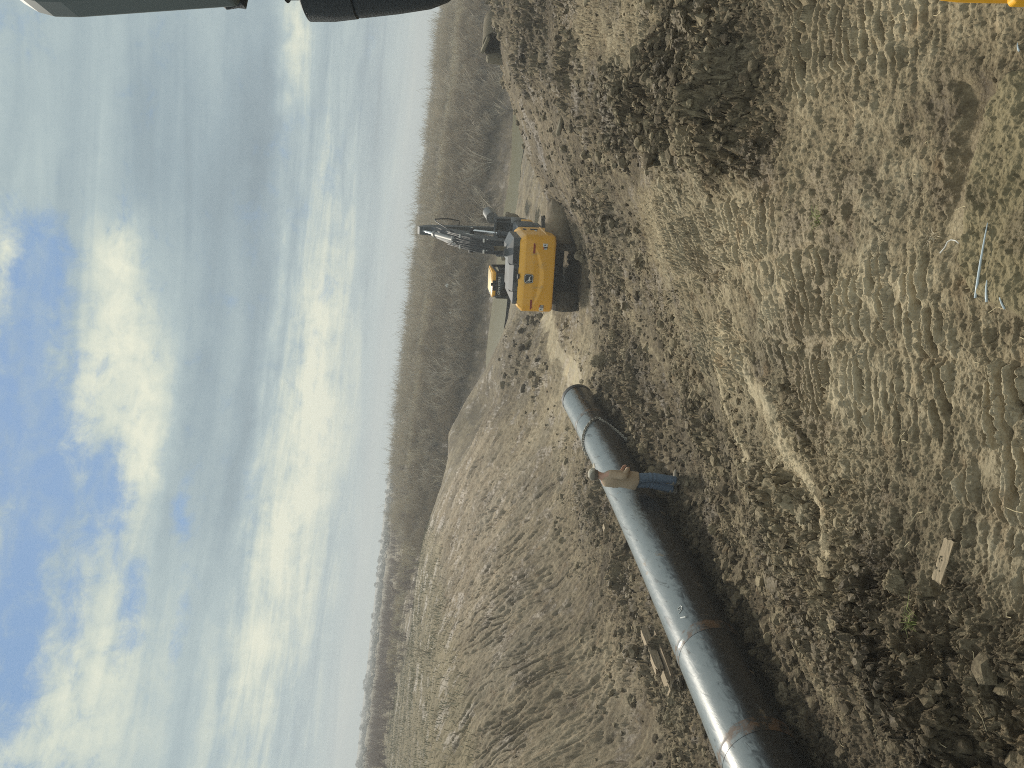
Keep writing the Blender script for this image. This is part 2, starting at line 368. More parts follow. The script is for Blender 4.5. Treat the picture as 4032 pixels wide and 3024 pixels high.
def relief(x, y, straw=False):
    """full height and colour attributes of the land"""
    sh_ = x.shape
    rr_ = np.hypot(x, y)
    near = np.clip(1.3 - rr_ / 90.0, 0, 1).astype(np.float32)
    wx = x + 0.22 * fbm(x, y, 0.9, 3, 11); wy = y + 0.22 * fbm(x, y, 0.9, 3, 23)
    A = attrs(wx, wy)
    clod, ridge, rill, tone = [A[..., i] for i in range(4)]
    z = base(x, y).astype(np.float32)
    strip = np.zeros(sh_, np.float32)
    for pts, wd, tn in STRIPS:
        d = polydist(wx, wy, pts)
        s_ = np.exp(-(d / wd) ** 2)
        strip = np.maximum(strip, s_ * (tn / 0.3))
        z += 0.05 * s_
    patch = fbm(x, y, 2.3, 3, 5)
    clod = np.clip(clod + 0.40 * patch * sstep(clod, .12, .45), 0, 1.1) * (1 - 0.75 * strip)
    ridge = np.clip(ridge * (0.75 + 0.7 * fbm(x, y, 1.7, 2, 41)), 0, 1)
    ridge *= 1 - 0.6 * np.clip(clod - 0.4, 0, 1)
    # long-wave unevenness
    z += near * (0.10 * fbm(x, y, 3.0, 3, 31) + 0.035 * fbm(x, y, 0.8, 3, 37)) * (1 - 0.3 * rill)
    ins_l = sstep(polyin(x, y, LANE), -.06, .06); ins_s = sstep(polyin(x, y, MAT) + .03 * fbm(x, y, .3, 3, 151), -.02, .03)
    clod *= (1 - ins_l) * (1 - ins_s); ridge *= (1 - ins_l) * (1 - .8 * ins_s)
    band = np.zeros(sh_, np.float32)
    for pl in BANDS:
        band = np.maximum(band, sstep(polyin(wx, wy, pl) / np.clip(rr_ * .05, .1, 1), -.4, .5))
    pale = sstep(polyin(wx, wy, PALE) + .25 * fbm(x, y, 1.5, 3, 191), -.15, .15)
    z -= near * .75 * band * .035 * fbm(x, y, .8, 3, 37)
    ridge = np.maximum(ridge * .7, band); clod *= (1 - .8 * band) * (1 - pale)
    z += -.055 * ins_l + .055 * ins_s
    # clods at five sizes: rounded cells with steep sides
    big = np.clip(clod - 0.35, 0, 1) / 0.65
    flat_ = (1 - rill)
    huge = sstep(clod, .62, .95)
    for (cs, amp, sd_, wgt) in ((1.0, 0.20, 3, huge), (0.46, 0.10, 5, big * .6 + huge * .4), (0.22, 0.055, 4, np.clip(clod - .15, 0, 1)), (0.11, 0.026, 6, clod * .9), (0.055, 0.012, 8, clod * .8 + .06)):
        qx = x / cs + 0.50 * fbm(x, y, cs * 0.5, 3, sd_ + 90); qy = y / cs + 0.50 * fbm(x, y, cs * 0.5, 3, sd_ + 95)
        f1, f2, rv, tl_ = worley(qx, qy, sd_, True)
        e_ = sstep(f2 - f1, 0.0, 0.30)
        hgt = (rv ** 1.6) * 1.3 - .35 + 1.1 * tl_ + .55 * np.sqrt(np.clip(1 - f1 * f1 * 1.5, 0, 1))
        z += near * amp * wgt * flat_ * (hgt * (.25 + .75 * e_) - .30 * (1 - e_))
    bil = 1 - 2 * np.abs(fbm(x, y, .22, 5, 121, .62))
    z += near * .075 * clod * flat_ * (bil - .3)
    z += near * .030 * clod * flat_ * (.4 - 2 * np.abs(fbm(x, y, .075, 3, 125, .6)))
    pat = np.maximum(.30 + .70 * sstep(fbm(x, y, 1.1, 3, 67) + .25, -.15, .25), .85 * band)
    tidy = np.clip(ridge * pat, 0, 1)
    # smeared, drawn-out surface where machines have turned
    smear = fbm(x * .55, y, .20, 5, 131, .62)
    z += near * .020 * (1 - .7 * clod) * flat_ * (1 - .9 * ins_l) * (1 - .8 * tidy) * (smear + .6 * (1 - 2 * np.abs(fbm(x * .45, y, .33, 4, 137, .6))))
    # prints of the track shoes: bars across the way driven
    ln_ = (x - .10 * y + .10 * fbm(x, y, 1.6, 2, 65)) / .72
    lid = np.floor(ln_).astype(np.int64)
    lrnd = h2(lid, lid * 0 + 7, 66)
    edge = np.abs((ln_ % 1.0) - .5) * 2
    ph = (y + (-.27 + .03 * lrnd) * x + .006 * fbm(x, y, .3, 3, 61) + .03 * fbm(x, y, 4.0, 2, 63)) / 0.090 + lrnd * 3.7
    br = np.abs(((ph % 1.0) - 0.5) * 2)
    rowi = np.floor(ph).astype(np.int64)
    rowr = h2(rowi, lid, 77)
    brk = .12 + .88 * sstep(fbm(x * 0.8, y * 5, 0.30, 4, 71, .6), -0.3, 0.1)
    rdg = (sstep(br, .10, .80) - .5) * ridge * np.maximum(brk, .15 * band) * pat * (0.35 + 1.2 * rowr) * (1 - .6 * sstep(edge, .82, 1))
    z -= near * .02 * ridge * pat * sstep(edge, .86, 1.0)
    z += near * 0.072 * (1 + .9 * sstep(rr_, 5, 9)) * rdg
    # rills run down the bank
    gx, gy = 0.86, -0.5
    al = x * gx + y * gy; ac = -x * gy + y * gx
    ac2 = ac + 0.35 * fbm(x, y, 1.6, 3, 81)
    rl = fbm(ac2, al * 0.20, 0.9, 5, 83, 0.6)
    g1 = (1 - np.clip(np.abs(fbm(ac2 + .1 * al, al * 0.13, 0.62, 3, 87, 0.5)) * 4.8, 0, 1)) ** 3
    g2 = (1 - np.clip(np.abs(fbm(ac2 - .1 * al, al * 0.16, 0.33, 3, 89, 0.5)) * 4.2, 0, 1)) ** 3
    rdeep = .4 + .6 * sstep(fbm(x, y, 2.6, 2, 91), -.4, .3)
    z += rill * (0.08 * rl - rdeep * (0.26 * g1 + 0.13 * g2) + .05 * fbm(x, y, .22, 5, 93, .65))
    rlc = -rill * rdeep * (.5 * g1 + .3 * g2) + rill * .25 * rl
    # cracks of dried mud
    f1, f2, rv = worley(x / 0.16 + .3 * fbm(x, y, .12, 2, 101), y / 0.16 + .3 * fbm(x, y, .12, 2, 103), 21)
    crk = (1 - sstep(f2 - f1, 0.0, 0.10)) * np.clip(0.55 - clod, 0, 1) * sstep(fbm(x, y, 0.7, 2, 105), -.05, .25) * (rr_ < 12)
    z -= 0.022 * crk
    z += near * (0.012 * fbm(x, y, 0.16, 4, 111, 0.6)) * (1 + clod)
    f1, f2, rv, tl_ = worley(x / .034, y / .026, 31, True)
    z += near * (rr_ < 22) * .0085 * (rv + 1.6 * tl_) * (1 + .6 * clod) * flat_ * (1 - .85 * ins_l) * (1 - .15 * tidy)
    f1, f2, rv, tl_ = worley(x / .085, y / .075, 33, True)
    z += near * .018 * (rv + 1.4 * tl_) * (sstep(fbm(x, y, .6, 3, 141), -.1, .3) * flat_ * (1 - ins_l) * (1 - .45 * tidy) + 1.1 * rill)
    f1, f2, rv, tl_ = worley(x / .015, y / .013, 35, True)
    z += (rr_ < 8) * .003 * (rv + 1.4 * tl_) * (1 - .7 * ins_l)
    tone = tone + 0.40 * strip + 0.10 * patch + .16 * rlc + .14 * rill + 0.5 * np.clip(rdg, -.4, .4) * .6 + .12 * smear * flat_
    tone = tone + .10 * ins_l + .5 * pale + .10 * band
    if straw:
        top_ = sstep(base(x, y) + .12 * fbm(x, y, 1.2, 3, 171), 3.12, 3.3) * sstep(-x - .10 * y, 2.0, 4.0) * (y > 16)
        ins_s = np.maximum(ins_s, (top_ * .5).astype(np.float32)); tone = tone + .12 * top_ * fbm(x, y, .7, 3, 173)
        return z, np.clip(tone, 0, 1), np.clip(clod, 0, 1), np.clip(crk, 0, 1), rill, ins_s
    return z, np.clip(tone, 0, 1), np.clip(clod, 0, 1), np.clip(crk, 0, 1), rill
a_in = np.linspace(R(-36), R(36), 1120)
a_out = np.linspace(R(36), R(62), 60)[1:]
AZ = np.concatenate([-a_out[::-1], a_in, a_out])
inv = np.concatenate([np.arange(1 / 2.9, 1 / 9, -3.1e-4), np.arange(1 / 9, 1 / 18, -2.2e-4), np.arange(1 / 18, 1 / 60, -1.0e-4), np.linspace(1 / 60, 1 / 120.0, 60)])
RR = np.concatenate([[0.6, 1.2, 1.8, 2.4], 1 / inv, np.exp(np.linspace(math.log(120), math.log(6000), 70))[1:]])
GA, GR = np.meshgrid(AZ, RR)
GX = (GR * np.sin(GA)); GY = (GR * np.cos(GA))
GZ, TONE, CLOD, CRK, RILL, STRAW = relief(GX, GY, True)
ny, nx = GX.shape
# clods lean and overhang: the skin is pushed sideways as well
_k = (CLOD * np.clip(1.3 - GR / 60, 0, 1) * (1 - RILL)).astype(np.float32)
_zz = GZ * .6
DX = .05 * _k * fbm(GX + _zz, GY - .8 * _zz, .33, 4, 161, .6); DY = .05 * _k * fbm(GX - _zz, GY + .7 * _zz, .33, 4, 167, .6)
DX += .018 * _k * fbm(GX + 2 * _zz, GY - 1.7 * _zz, .085, 3, 181, .6); DY += .018 * _k * fbm(GX - 2 * _zz, GY + 1.5 * _zz, .085, 3, 187, .6)
GX = GX + DX; GY = GY + DY
me = bpy.data.meshes.new("ground")
co = np.stack([GX, GY, GZ], -1).reshape(-1, 3).astype(np.float32)
idx = np.arange(ny * nx).reshape(ny, nx)
q = np.stack([idx[:-1, :-1], idx[:-1, 1:], idx[1:, 1:], idx[1:, :-1]], -1).reshape(-1, 4)
q = q[:, ::-1]
me.vertices.add(len(co)); me.vertices.foreach_set("co", co.ravel())
me.loops.add(q.size); me.loops.foreach_set("vertex_index", q.ravel().astype(np.int32))
me.polygons.add(len(q)); me.polygons.foreach_set("loop_start", np.arange(0, q.size, 4, dtype=np.int32))
me.polygons.foreach_set("loop_total", np.full(len(q), 4, np.int32))
me.polygons.foreach_set("use_smooth", np.ones(len(q), bool))
me.update(calc_edges=True)
def vattr(me_, name, arr):
    at_ = me_.attributes.new(name, 'FLOAT', 'POINT')
    at_.data.foreach_set("value", np.ascontiguousarray(arr, np.float32).ravel())
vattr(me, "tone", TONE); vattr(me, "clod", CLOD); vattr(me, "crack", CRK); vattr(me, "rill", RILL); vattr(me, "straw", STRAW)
ground = bpy.data.objects.new("ground", me)
COL.objects.link(ground)
tag(ground, "churned clay of the work site with track marks, pit and rilled bank", "ground", kind="structure")

def soil_material(name, attr=True, base_tone=0.45):
    mt = bpy.data.materials.new(name)
    mt.use_nodes = True
    t = NT(mt.node_tree)
    geo = t.n('ShaderNodeNewGeometry')
    pos = geo.outputs['Position']
    if attr:
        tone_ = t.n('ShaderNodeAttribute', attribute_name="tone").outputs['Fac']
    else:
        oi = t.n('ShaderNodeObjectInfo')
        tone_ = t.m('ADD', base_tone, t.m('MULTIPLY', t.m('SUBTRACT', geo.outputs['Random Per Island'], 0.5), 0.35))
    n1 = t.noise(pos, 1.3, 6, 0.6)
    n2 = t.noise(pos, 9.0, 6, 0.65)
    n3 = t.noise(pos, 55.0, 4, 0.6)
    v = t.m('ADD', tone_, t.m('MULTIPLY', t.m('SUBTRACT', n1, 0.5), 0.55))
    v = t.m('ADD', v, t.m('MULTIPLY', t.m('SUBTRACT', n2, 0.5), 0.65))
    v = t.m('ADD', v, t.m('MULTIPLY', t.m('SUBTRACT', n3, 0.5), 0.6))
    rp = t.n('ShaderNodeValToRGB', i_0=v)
    c = rp.color_ramp
    c.elements[0].position = 0.08; c.elements[0].color = (0.045, 0.036, 0.021, 1)
    c.elements[1].position = 1.0; c.elements[1].color = (0.47, 0.40, 0.265, 1)
    k = c.elements.new(0.33); k.color = (0.098, 0.076, 0.045, 1)
    k = c.elements.new(0.62); k.color = (0.242, 0.198, 0.122, 1)
    hue = t.noise(pos, 0.45, 4, 0.6)
    col = t.mix(t.ss(hue, .42, .68), rp.outputs[0], (0.84, 0.86, 0.90), 'MULTIPLY')
    hue2 = t.noise(pos, 3.1, 5, 0.6)
    col = t.mix(t.ss(hue2, .55, .75, 0, .7), col, (0.95, 0.80, 0.70), 'MULTIPLY')
    if attr:
        rl_ = t.n('ShaderNodeAttribute', attribute_name="rill").outputs['Fac']
        col = t.mix(t.m('MULTIPLY', rl_, 0.8), col, (1.0, 0.97, 1.08), 'MULTIPLY')
        sw = t.n('ShaderNodeAttribute', attribute_name="straw").outputs['Fac']
        col = t.mix(t.m('MULTIPLY', sw, .78), col, t.mix(n2, (.13, .108, .058), (.31, .265, .155)))
        ck = t.n('ShaderNodeAttribute', attribute_name="crack").outputs['Fac']
        col = t.mix(t.m('MULTIPLY', ck, 0.5), col, (0.10, 0.085, 0.06))
    damp = t.ss(t.noise(pos, 0.75, 8, 0.68, .3), .53, .60)
    col = t.mix(t.m('MULTIPLY', damp, .8), col, (.62, .58, .52), 'MULTIPLY')
    b1 = t.n('ShaderNodeBump', i_Strength=0.8, i_Distance=0.035, i_Height=n2)
    b2 = t.n('ShaderNodeBump', i_Strength=0.8, i_Distance=0.008, i_Height=n3, i_Normal=b1)
    pb = t.n('ShaderNodeBsdfPrincipled', i_Base_Color=col, i_Roughness=t.m('SUBTRACT', .9, t.m('MULTIPLY', damp, .3)), i_Normal=b2)
    pb.inputs['Specular IOR Level'].default_value = 0.3
    t.n('ShaderNodeOutputMaterial', i_0=pb)
    return mt
M_SOIL = soil_material("soil")
me.materials.append(M_SOIL)
#TERRAIN_END

# ------------------------------------------------------------------ mesh builder
class MB:
    def __init__(s):
        s.v, s.f, s.mi = [], [], []
    def add(s, vs, fs, mi=0, M=None):
        o = len(s.v)
        for p in vs:
            p = Vector(p)
            s.v.append(tuple(M @ p) if M is not None else tuple(p))
        for f_ in fs:
            s.f.append(tuple(i + o for i in f_)); s.mi.append(mi)
    def box(s, c, size, rot=None, bev=0.0, mi=0):
        hx, hy, hz = size[0] / 2, size[1] / 2, size[2] / 2
        bm = bmesh.new()
        bmesh.ops.create_cube(bm, size=1.0)
        for v in bm.verts:
            v.co = Vector((v.co.x * 2 * hx, v.co.y * 2 * hy, v.co.z * 2 * hz))
        if bev > 0:
            bmesh.ops.bevel(bm, geom=list(bm.edges), offset=bev, segments=2, profile=0.5, affect='EDGES')
        M = Matrix.Translation(c)
        if rot is not None:
            M = M @ rot
        bm.verts.index_update()
        s.add([v.co for v in bm.verts], [[v.index for v in f_.verts] for f_ in bm.faces], mi, M)
        bm.free()
    def tube(s, pts, r, n=8, caps=True, mi=0):
        pts = [Vector(p) for p in pts]
        rs = r if hasattr(r, '__len__') else [r] * len(pts)
        vs, fs = [], []
        ref = None
        for i, p in enumerate(pts):
            d = (pts[min(i + 1, len(pts) - 1)] - pts[max(i - 1, 0)])
            if d.length < 1e-9: d = Vector((0, 0, 1))
            d.normalize()
            if ref is None or abs(ref.dot(d)) > 0.98:
                ref = Vector((0, 0, 1)) if abs(d.z) < 0.9 else Vector((1, 0, 0))
            a = d.cross(ref).normalized(); b = a.cross(d)
            ref = b
            for k in range(n):
                t = 2 * math.pi * k / n
                vs.append(p + (a * math.cos(t) + b * math.sin(t)) * rs[i])
        for i in range(len(pts) - 1):
            for k in range(n):
                k2 = (k + 1) % n
                fs.append((i * n + k, i * n + k2, (i + 1) * n + k2, (i + 1) * n + k))
        if caps:
            fs.append(tuple(range(n))[::-1]); fs.append(tuple((len(pts) - 1) * n + k for k in range(n)))
        s.add(vs, fs, mi)
    def prism(s, poly, t, M=None, mi=0):
        """outline in x,z extruded along y from 0 to t"""
        n = len(poly)
        vs = [(p[0], 0, p[1]) for p in poly] + [(p[0], t, p[1]) for p in poly]
        fs = [tuple(range(n)), tuple(range(n, 2 * n))[::-1]] + [(i, i + n, (i + 1) % n + n, (i + 1) % n) for i in range(n)]
        s.add(vs, fs, mi, M)
    def build(s, name, mats, parent=None, smooth=False, recalc=True, loc=None):
        m_ = bpy.data.meshes.new(name)
        m_.from_pydata(s.v, [], s.f)
        for x in (mats if isinstance(mats, (list, tuple)) else [mats]):
            m_.materials.append(x)
        m_.polygons.foreach_set("material_index", s.mi)
        if recalc:
            bm = bmesh.new(); bm.from_mesh(m_)
            bmesh.ops.recalc_face_normals(bm, faces=bm.faces)
            bm.to_mesh(m_); bm.free()
        if smooth:
            m_.polygons.foreach_set("use_smooth", [True] * len(m_.polygons))
            if smooth != 'all':
                m_.set_sharp_from_angle(angle=R(38))
        o = bpy.data.objects.new(name, m_)
        COL.objects.link(o)
        if loc is not None: o.location = loc
        if parent is not None:
            o.parent = parent
        return o

def pmat(name, col, rough=0.6, metal=0.0, var=0.25, scale=6.0, bump=0.0, bscale=40.0, dirt=0.0, dirtcol=(0.2, 0.165, 0.11), spec=0.5, coat=0.0, stretch=None):
    mt = bpy.data.materials.new(name)
    mt.use_nodes = True
    t = NT(mt.node_tree)
    tcx = t.n('ShaderNodeTexCoord')
    vec = tcx.outputs['Object']
    if stretch:
        mp = t.n('ShaderNodeMapping', i_0=vec)
        mp.inputs['Scale'].default_value = stretch
        vec = mp.outputs[0]
    n = t.noise(vec, scale, 6, 0.62)
    c = t.mix(n, tuple(x * (1 - var) for x in col), tuple(min(1, x * (1 + var)) for x in col))
    if dirt > 0:
        dn = t.noise(vec, scale * 0.7, 7, 0.7, 0.4)
        c = t.mix(t.ss(dn, 0.62 - 0.3 * dirt, 0.74 - 0.2 * dirt, 0, min(1, .4 + dirt)), c, dirtcol)
    pb = t.n('ShaderNodeBsdfPrincipled', i_Base_Color=c, i_Metallic=metal)
    t.put(pb.inputs['Roughness'], t.m('ADD', rough - 0.1, t.m('MULTIPLY', n, 0.2), clamp=True))
    pb.inputs['Specular IOR Level'].default_value = spec
    pb.inputs['Coat Weight'].default_value = coat
    if bump > 0:
        b = t.n('ShaderNodeBump', i_Strength=bump, i_Distance=0.02, i_Height=t.noise(vec, bscale, 5, 0.6))
        t.put(pb.inputs['Normal'], b)
    t.n('ShaderNodeOutputMaterial', i_0=pb)
    return mt

M_YEL = pmat("yellow_paint", (0.88, 0.44, 0.022), 0.36, var=0.08, dirt=0.22, dirtcol=(0.44, 0.29, 0.09), scale=2.6, coat=0.15)
M_DGR = pmat("charcoal_paint", (0.075, 0.087, 0.096), 0.6, var=0.2, dirt=0.1, scale=3)
M_HOOD = pmat("grey_hood_paint", (0.085, 0.092, 0.098), 0.42, var=0.12, dirt=0.05, scale=3)
M_BLK = pmat("black_rubber", (0.018, 0.019, 0.021), 0.55, var=0.3)
M_BGLASS = pmat("dark_glass", (0.012, 0.014, 0.016), 0.12, var=0.1)
M_CHR = pmat("chrome_rod", (0.75, 0.76, 0.75), 0.22, metal=0.9, var=0.08)
M_STEEL = pmat("dull_steel", (0.3, 0.3, 0.29), 0.55, metal=0.4, var=0.3)
M_WHITE = pmat("white_paint", (0.78, 0.78, 0.74), 0.5, var=0.08)
M_RED = pmat("red_reflector", (0.30, 0.035, 0.01), 0.3, var=0.1)
M_ORG = pmat("orange_paint", (0.62, 0.16, 0.02), 0.5, var=0.1)
M_TRK = pmat("muddy_track_steel", (0.09, 0.08, 0.065), 0.7, var=0.5, dirt=0.55, bump=0.4, metal=0.1)
M_CONC = pmat("old_concrete", (0.21, 0.18, 0.12), 0.9, var=0.4, dirt=0.5, bump=0.6, scale=3)
M_CORR = pmat("weathered_corrugated_metal", (0.14, 0.115, 0.07), 0.85, var=0.4, dirt=0.6, bump=0.2)
M_RUST = pmat("rusty_mud_steel", (0.17, 0.135, 0.085), 0.85, var=0.4, dirt=0.5, dirtcol=(0.25, .21, .14), bump=0.6, scale=2.5)
M_WOOD = pmat("sawn_wood", (0.33, 0.262, 0.17), 0.85, var=0.4, dirt=.08, scale=5, stretch=(1, 14, 14), bump=0.3)
M_WOODG = pmat("grey_timber", (0.26, 0.20, 0.13), 0.85, var=0.4, scale=4, stretch=(1, 10, 10), bump=0.4)
M_WOODP = pmat("pale_split_wood", (0.38, 0.30, 0.20), 0.85, var=0.5, dirt=.35, scale=6, stretch=(1, 8, 8), bump=0.5)
M_GPIPE = pmat("grey_galvanised", (0.16, 0.16, 0.155), 0.5, metal=0.4, var=0.15, dirt=0.1)
M_LITTER = pmat("white_plastic", (0.55, 0.53, 0.47), 0.5, var=0.1)
M_TWIG = pmat("bare_twigs", (0.50, 0.43, 0.315), 0.9, var=0.3, scale=1.0)
M_TWIGD = pmat("dark_twigs", (0.31, 0.245, 0.16), 0.9, var=0.35, scale=0.6)
M_TWIGP = pmat("purple_brown_twigs", (0.25, 0.195, 0.165), 0.9, var=0.3, scale=0.4)
M_TWIGL = pmat("pale_twigs", (0.50, 0.44, 0.34), 0.9, var=0.2)
M_DRYG = pmat("dry_grass", (0.52, 0.45, 0.32), 0.9, var=0.35, scale=1.5)
M_OLIVE = pmat("olive_grass", (0.25, 0.235, 0.16), 0.9, var=0.4, scale=0.8)
M_GREEN = pmat("green_grass", (0.16, 0.19, 0.05), 0.8, var=0.3)
M_EVER = pmat("distant_foliage", (0.085, 0.09, 0.065), 0.9, var=0.3, scale=0.5)

# ------------------------------------------------------------------ creek and far water
mb = MB()
NX = 60
vs, fs = [], []
for i in range(NX + 1):
    x = -16 + 84 * i / NX
    wob = 0.35 * math.sin(x * 0.9) + 0.25 * math.sin(x * 2.3 + 1)
    vs += [(x, 56.2 + wob, -1.13), (x, 69.5, -1.13)]
for i in range(NX):
    fs.append((2 * i, 2 * i + 2, 2 * i + 3, 2 * i + 1))
mb.add(vs, fs)
mtw = bpy.data.materials.new("creek_water"); mtw.use_nodes = True
t = NT(mtw.node_tree)
geo = t.n('ShaderNodeNewGeometry')
wn = t.noise(geo.outputs['Position'], 2.2, 4, 0.6)
pb = t.n('ShaderNodeBsdfPrincipled', i_Base_Color=(0.115, 0.105, 0.05), i_Roughness=0.32, i_Normal=t.n('ShaderNodeBump', i_Strength=0.4, i_Distance=0.05, i_Height=wn))
pb.inputs['Specular IOR Level'].default_value = 0.28
t.n('ShaderNodeOutputMaterial', i_0=pb)
tag(mb.build("creek_water", mtw), kind="structure")

# ------------------------------------------------------------------ the black pipe
PD = 1.0
def pipe_axis(t):
    """0 = far end, 1 = y 9.5; runs on past the frame"""
    x = -0.28 - 3.79 * t; y = 23.84 - 14.34 * t; z = 0.42 + 0.76 * t
    return Vector((x, y, z - 0.42 * t * (1.05 - t) - 0.0))
pipe_root = empty("pipeline", pipe_axis(0.3) - Vector((0, 0, .5)))
tag(pipe_root, "long black steel pipe lying along the bottom of the pit", "pipe")
def pmesh(t0, t1, r0, n=72, steps=40, rf=None, caps=False):
    m_ = MB()
    off = pipe_root.location
    pts = [pipe_axis(t0 + (t1 - t0) * i / steps) - off for i in range(steps + 1)]
    rs = [rf(i / steps) if rf else r0 for i in range(steps + 1)]
    m_.tube(pts, rs, n, caps=caps)
    return m_
def pipe_material(name, rust=0.0):
    mt = bpy.data.materials.new(name); mt.use_nodes = True
    t = NT(mt.node_tree)
    tcx = t.n('ShaderNodeTexCoord')
    ob = tcx.outputs['Object']
    n1 = t.noise(ob, 2.2, 7, 0.65, 0.6)
    n2 = t.noise(ob, 9.0, 6, 0.65, 0.8)
    mp = t.n('ShaderNodeMapping', i_0=ob); mp.inputs['Scale'].default_value = (5, 1.2, 5); mp.inputs['Rotation'].default_value = (0, 0, R(-15))
    n3 = t.noise(mp.outputs[0], 2.4, 6, 0.6, 1.2)
    c = t.mix(n1, (0.006, 0.007, 0.008), (0.014, 0.016, 0.018))
    scuff = t.ss(n3, .60, .70, 0, .6)
    c = t.mix(scuff, c, (0.085, 0.090, 0.088))
    dirt = t.ss(n2, .62, .70, 0, .75)
    c = t.mix(dirt, c, (0.16, 0.125, 0.085))
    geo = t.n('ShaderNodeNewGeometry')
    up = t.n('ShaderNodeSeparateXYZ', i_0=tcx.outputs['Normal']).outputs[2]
    dust_sheen = t.m('MULTIPLY', t.ss(t.m('ADD', up, t.m('MULTIPLY', t.m('SUBTRACT', n3, .5), .75)), .40, .74), .60)  # bluish sky sheen painted into the dust film on upward faces
    c = t.mix(dust_sheen, c, t.mix(n1, (0.20, 0.245, 0.265), (0.35, 0.405, 0.42)))
    mpp = t.n('ShaderNodeMapping', i_0=ob); mpp.inputs['Scale'].default_value = (1.6, .8, 1.6)
    mud = t.noise(mpp.outputs[0], 1.7, 7, .68, .3)
    c = t.mix(t.ss(mud, .63, .66, 0, .85), c, (0.15, 0.115, 0.075))
    mp3 = t.n('ShaderNodeMapping', i_0=ob); mp3.inputs['Scale'].default_value = (9, 1.0, 9); mp3.inputs['Rotation'].default_value = (R(30), 0, R(-35))
    scr = t.noise(mp3.outputs[0], 1.3, 5, .6, .8)
    c = t.mix(t.ss(scr, .60, .66, 0, .7), c, (.035, .038, .04))
    if rust:
        rn = t.noise(ob, 6, 6, 0.7)
        c = t.mix(t.ss(rn, .42, .58, 0, rust), c, (0.13, 0.068, 0.032))
    rg = t.m('ADD', 0.18, t.m('MULTIPLY', n3, 0.26))
    pb = t.n('ShaderNodeBsdfPrincipled', i_Base_Color=c, i_Roughness=rg)
    pb.inputs['IOR'].default_value = 1.60
    t.put(pb.inputs['Normal'], t.n('ShaderNodeBump', i_Strength=0.10, i_Distance=0.02, i_Height=n3))
    t.n('ShaderNodeOutputMaterial', i_0=pb)
    return mt
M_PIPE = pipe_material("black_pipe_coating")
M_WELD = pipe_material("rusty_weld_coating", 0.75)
def pt_at_row(iy):      # parameter of the axis seen nearest a picture row
    best = None
    for i in range(0, 300):
        tt = i / 200
        p = np.array(pipe_axis(tt)) - CAMP
        zz = p @ FW
        if zz < 1: continue
        r_ = 3024 - (1512 + F * (p @ RT) / zz)
        if best is None or abs(r_ - iy) < best[0]: best = (abs(r_ - iy), tt)
    return best[1]
tw = [pt_at_row(1680), pt_at_row(2570), pt_at_row(2985)]
edges_ = [0.0] + tw + [1.45]
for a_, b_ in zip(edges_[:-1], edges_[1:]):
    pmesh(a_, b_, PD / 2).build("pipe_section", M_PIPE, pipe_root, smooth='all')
for tt in tw:
    g = 0.012
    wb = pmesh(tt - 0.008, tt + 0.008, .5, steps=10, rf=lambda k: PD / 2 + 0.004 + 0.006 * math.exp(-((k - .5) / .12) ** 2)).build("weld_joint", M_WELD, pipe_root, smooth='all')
    wb["label"] = "rust-stained weld seam round the pipe"
# far end: bare edge, ring and dark inside
pmesh(-0.004, 0.012, .5, steps=4, rf=lambda k: PD / 2 + 0.012).build("pipe_end_ring", M_BLK, pipe_root, smooth='all')
m_ = MB()
p0 = pipe_axis(0.03) - pipe_root.location; p1 = pipe_axis(-0.004) - pipe_root.location
m_.tube([p0, p1], [PD / 2 - 0.02] * 2, 48)
m_.build("pipe_end_cap", M_BLK, pipe_root, smooth=True)
# chalk mark by the near weld
def on_pipe(tt, ang, lift=0.0):
    a = pipe_axis(tt); d = (pipe_axis(tt + .01) - a).normalized()
    n = d.cross(Vector((0, 0, 1))).normalized()        # towards the left bank
    if n.x > 0: n = -n
    m2 = Vector((0, 0, 1)) - d * d.z
    m2.normalize()
    return a + (-n * math.sin(ang) + m2 * math.cos(ang)) * (PD / 2 + lift)
ch = MB()
mk = [(0, 0), (.012, .16), (.03, .22), (.042, .18), (.04, .08), (.028, .02), (.022, .12)]
tb = tw[1] - 0.035
ch.tube([on_pipe(tb - 0.22 * u_ , 0.62 + v_ * 0.9, .006) - pipe_root.location for u_, v_ in mk], .006, 5)
ch.build('chalk_mark', M_WHITE, pipe_root); ch = MB()
ch.tube([on_pipe(tb + .008 + .001 * k, 0.62 + .04 * k, .006) - pipe_root.location for k in range(5)], .013, 5)
ch.build("chalk_mark", M_WHITE, pipe_root)

# ------------------------------------------------------------------ chain sling round the pipe
tc1 = pt_at_row(1740)
chn = MB()
path = []
for k in range(0, 33):
    ang = -1.9 + 3.25 * k / 32
    path.append(on_pipe(tc1 + 0.012 * math.sin(k / 8.0) - 0.0012 * (k - 10), ang, 0.028))
endp = hit(2508, 1768) + Vector((0, 0, .06))
last = path[-1]
for k in range(1, 18):
    f_ = k / 17
    path.append(last.lerp(endp, f_) + Vector((0, 0, -0.10 * math.sin(math.pi * f_))))
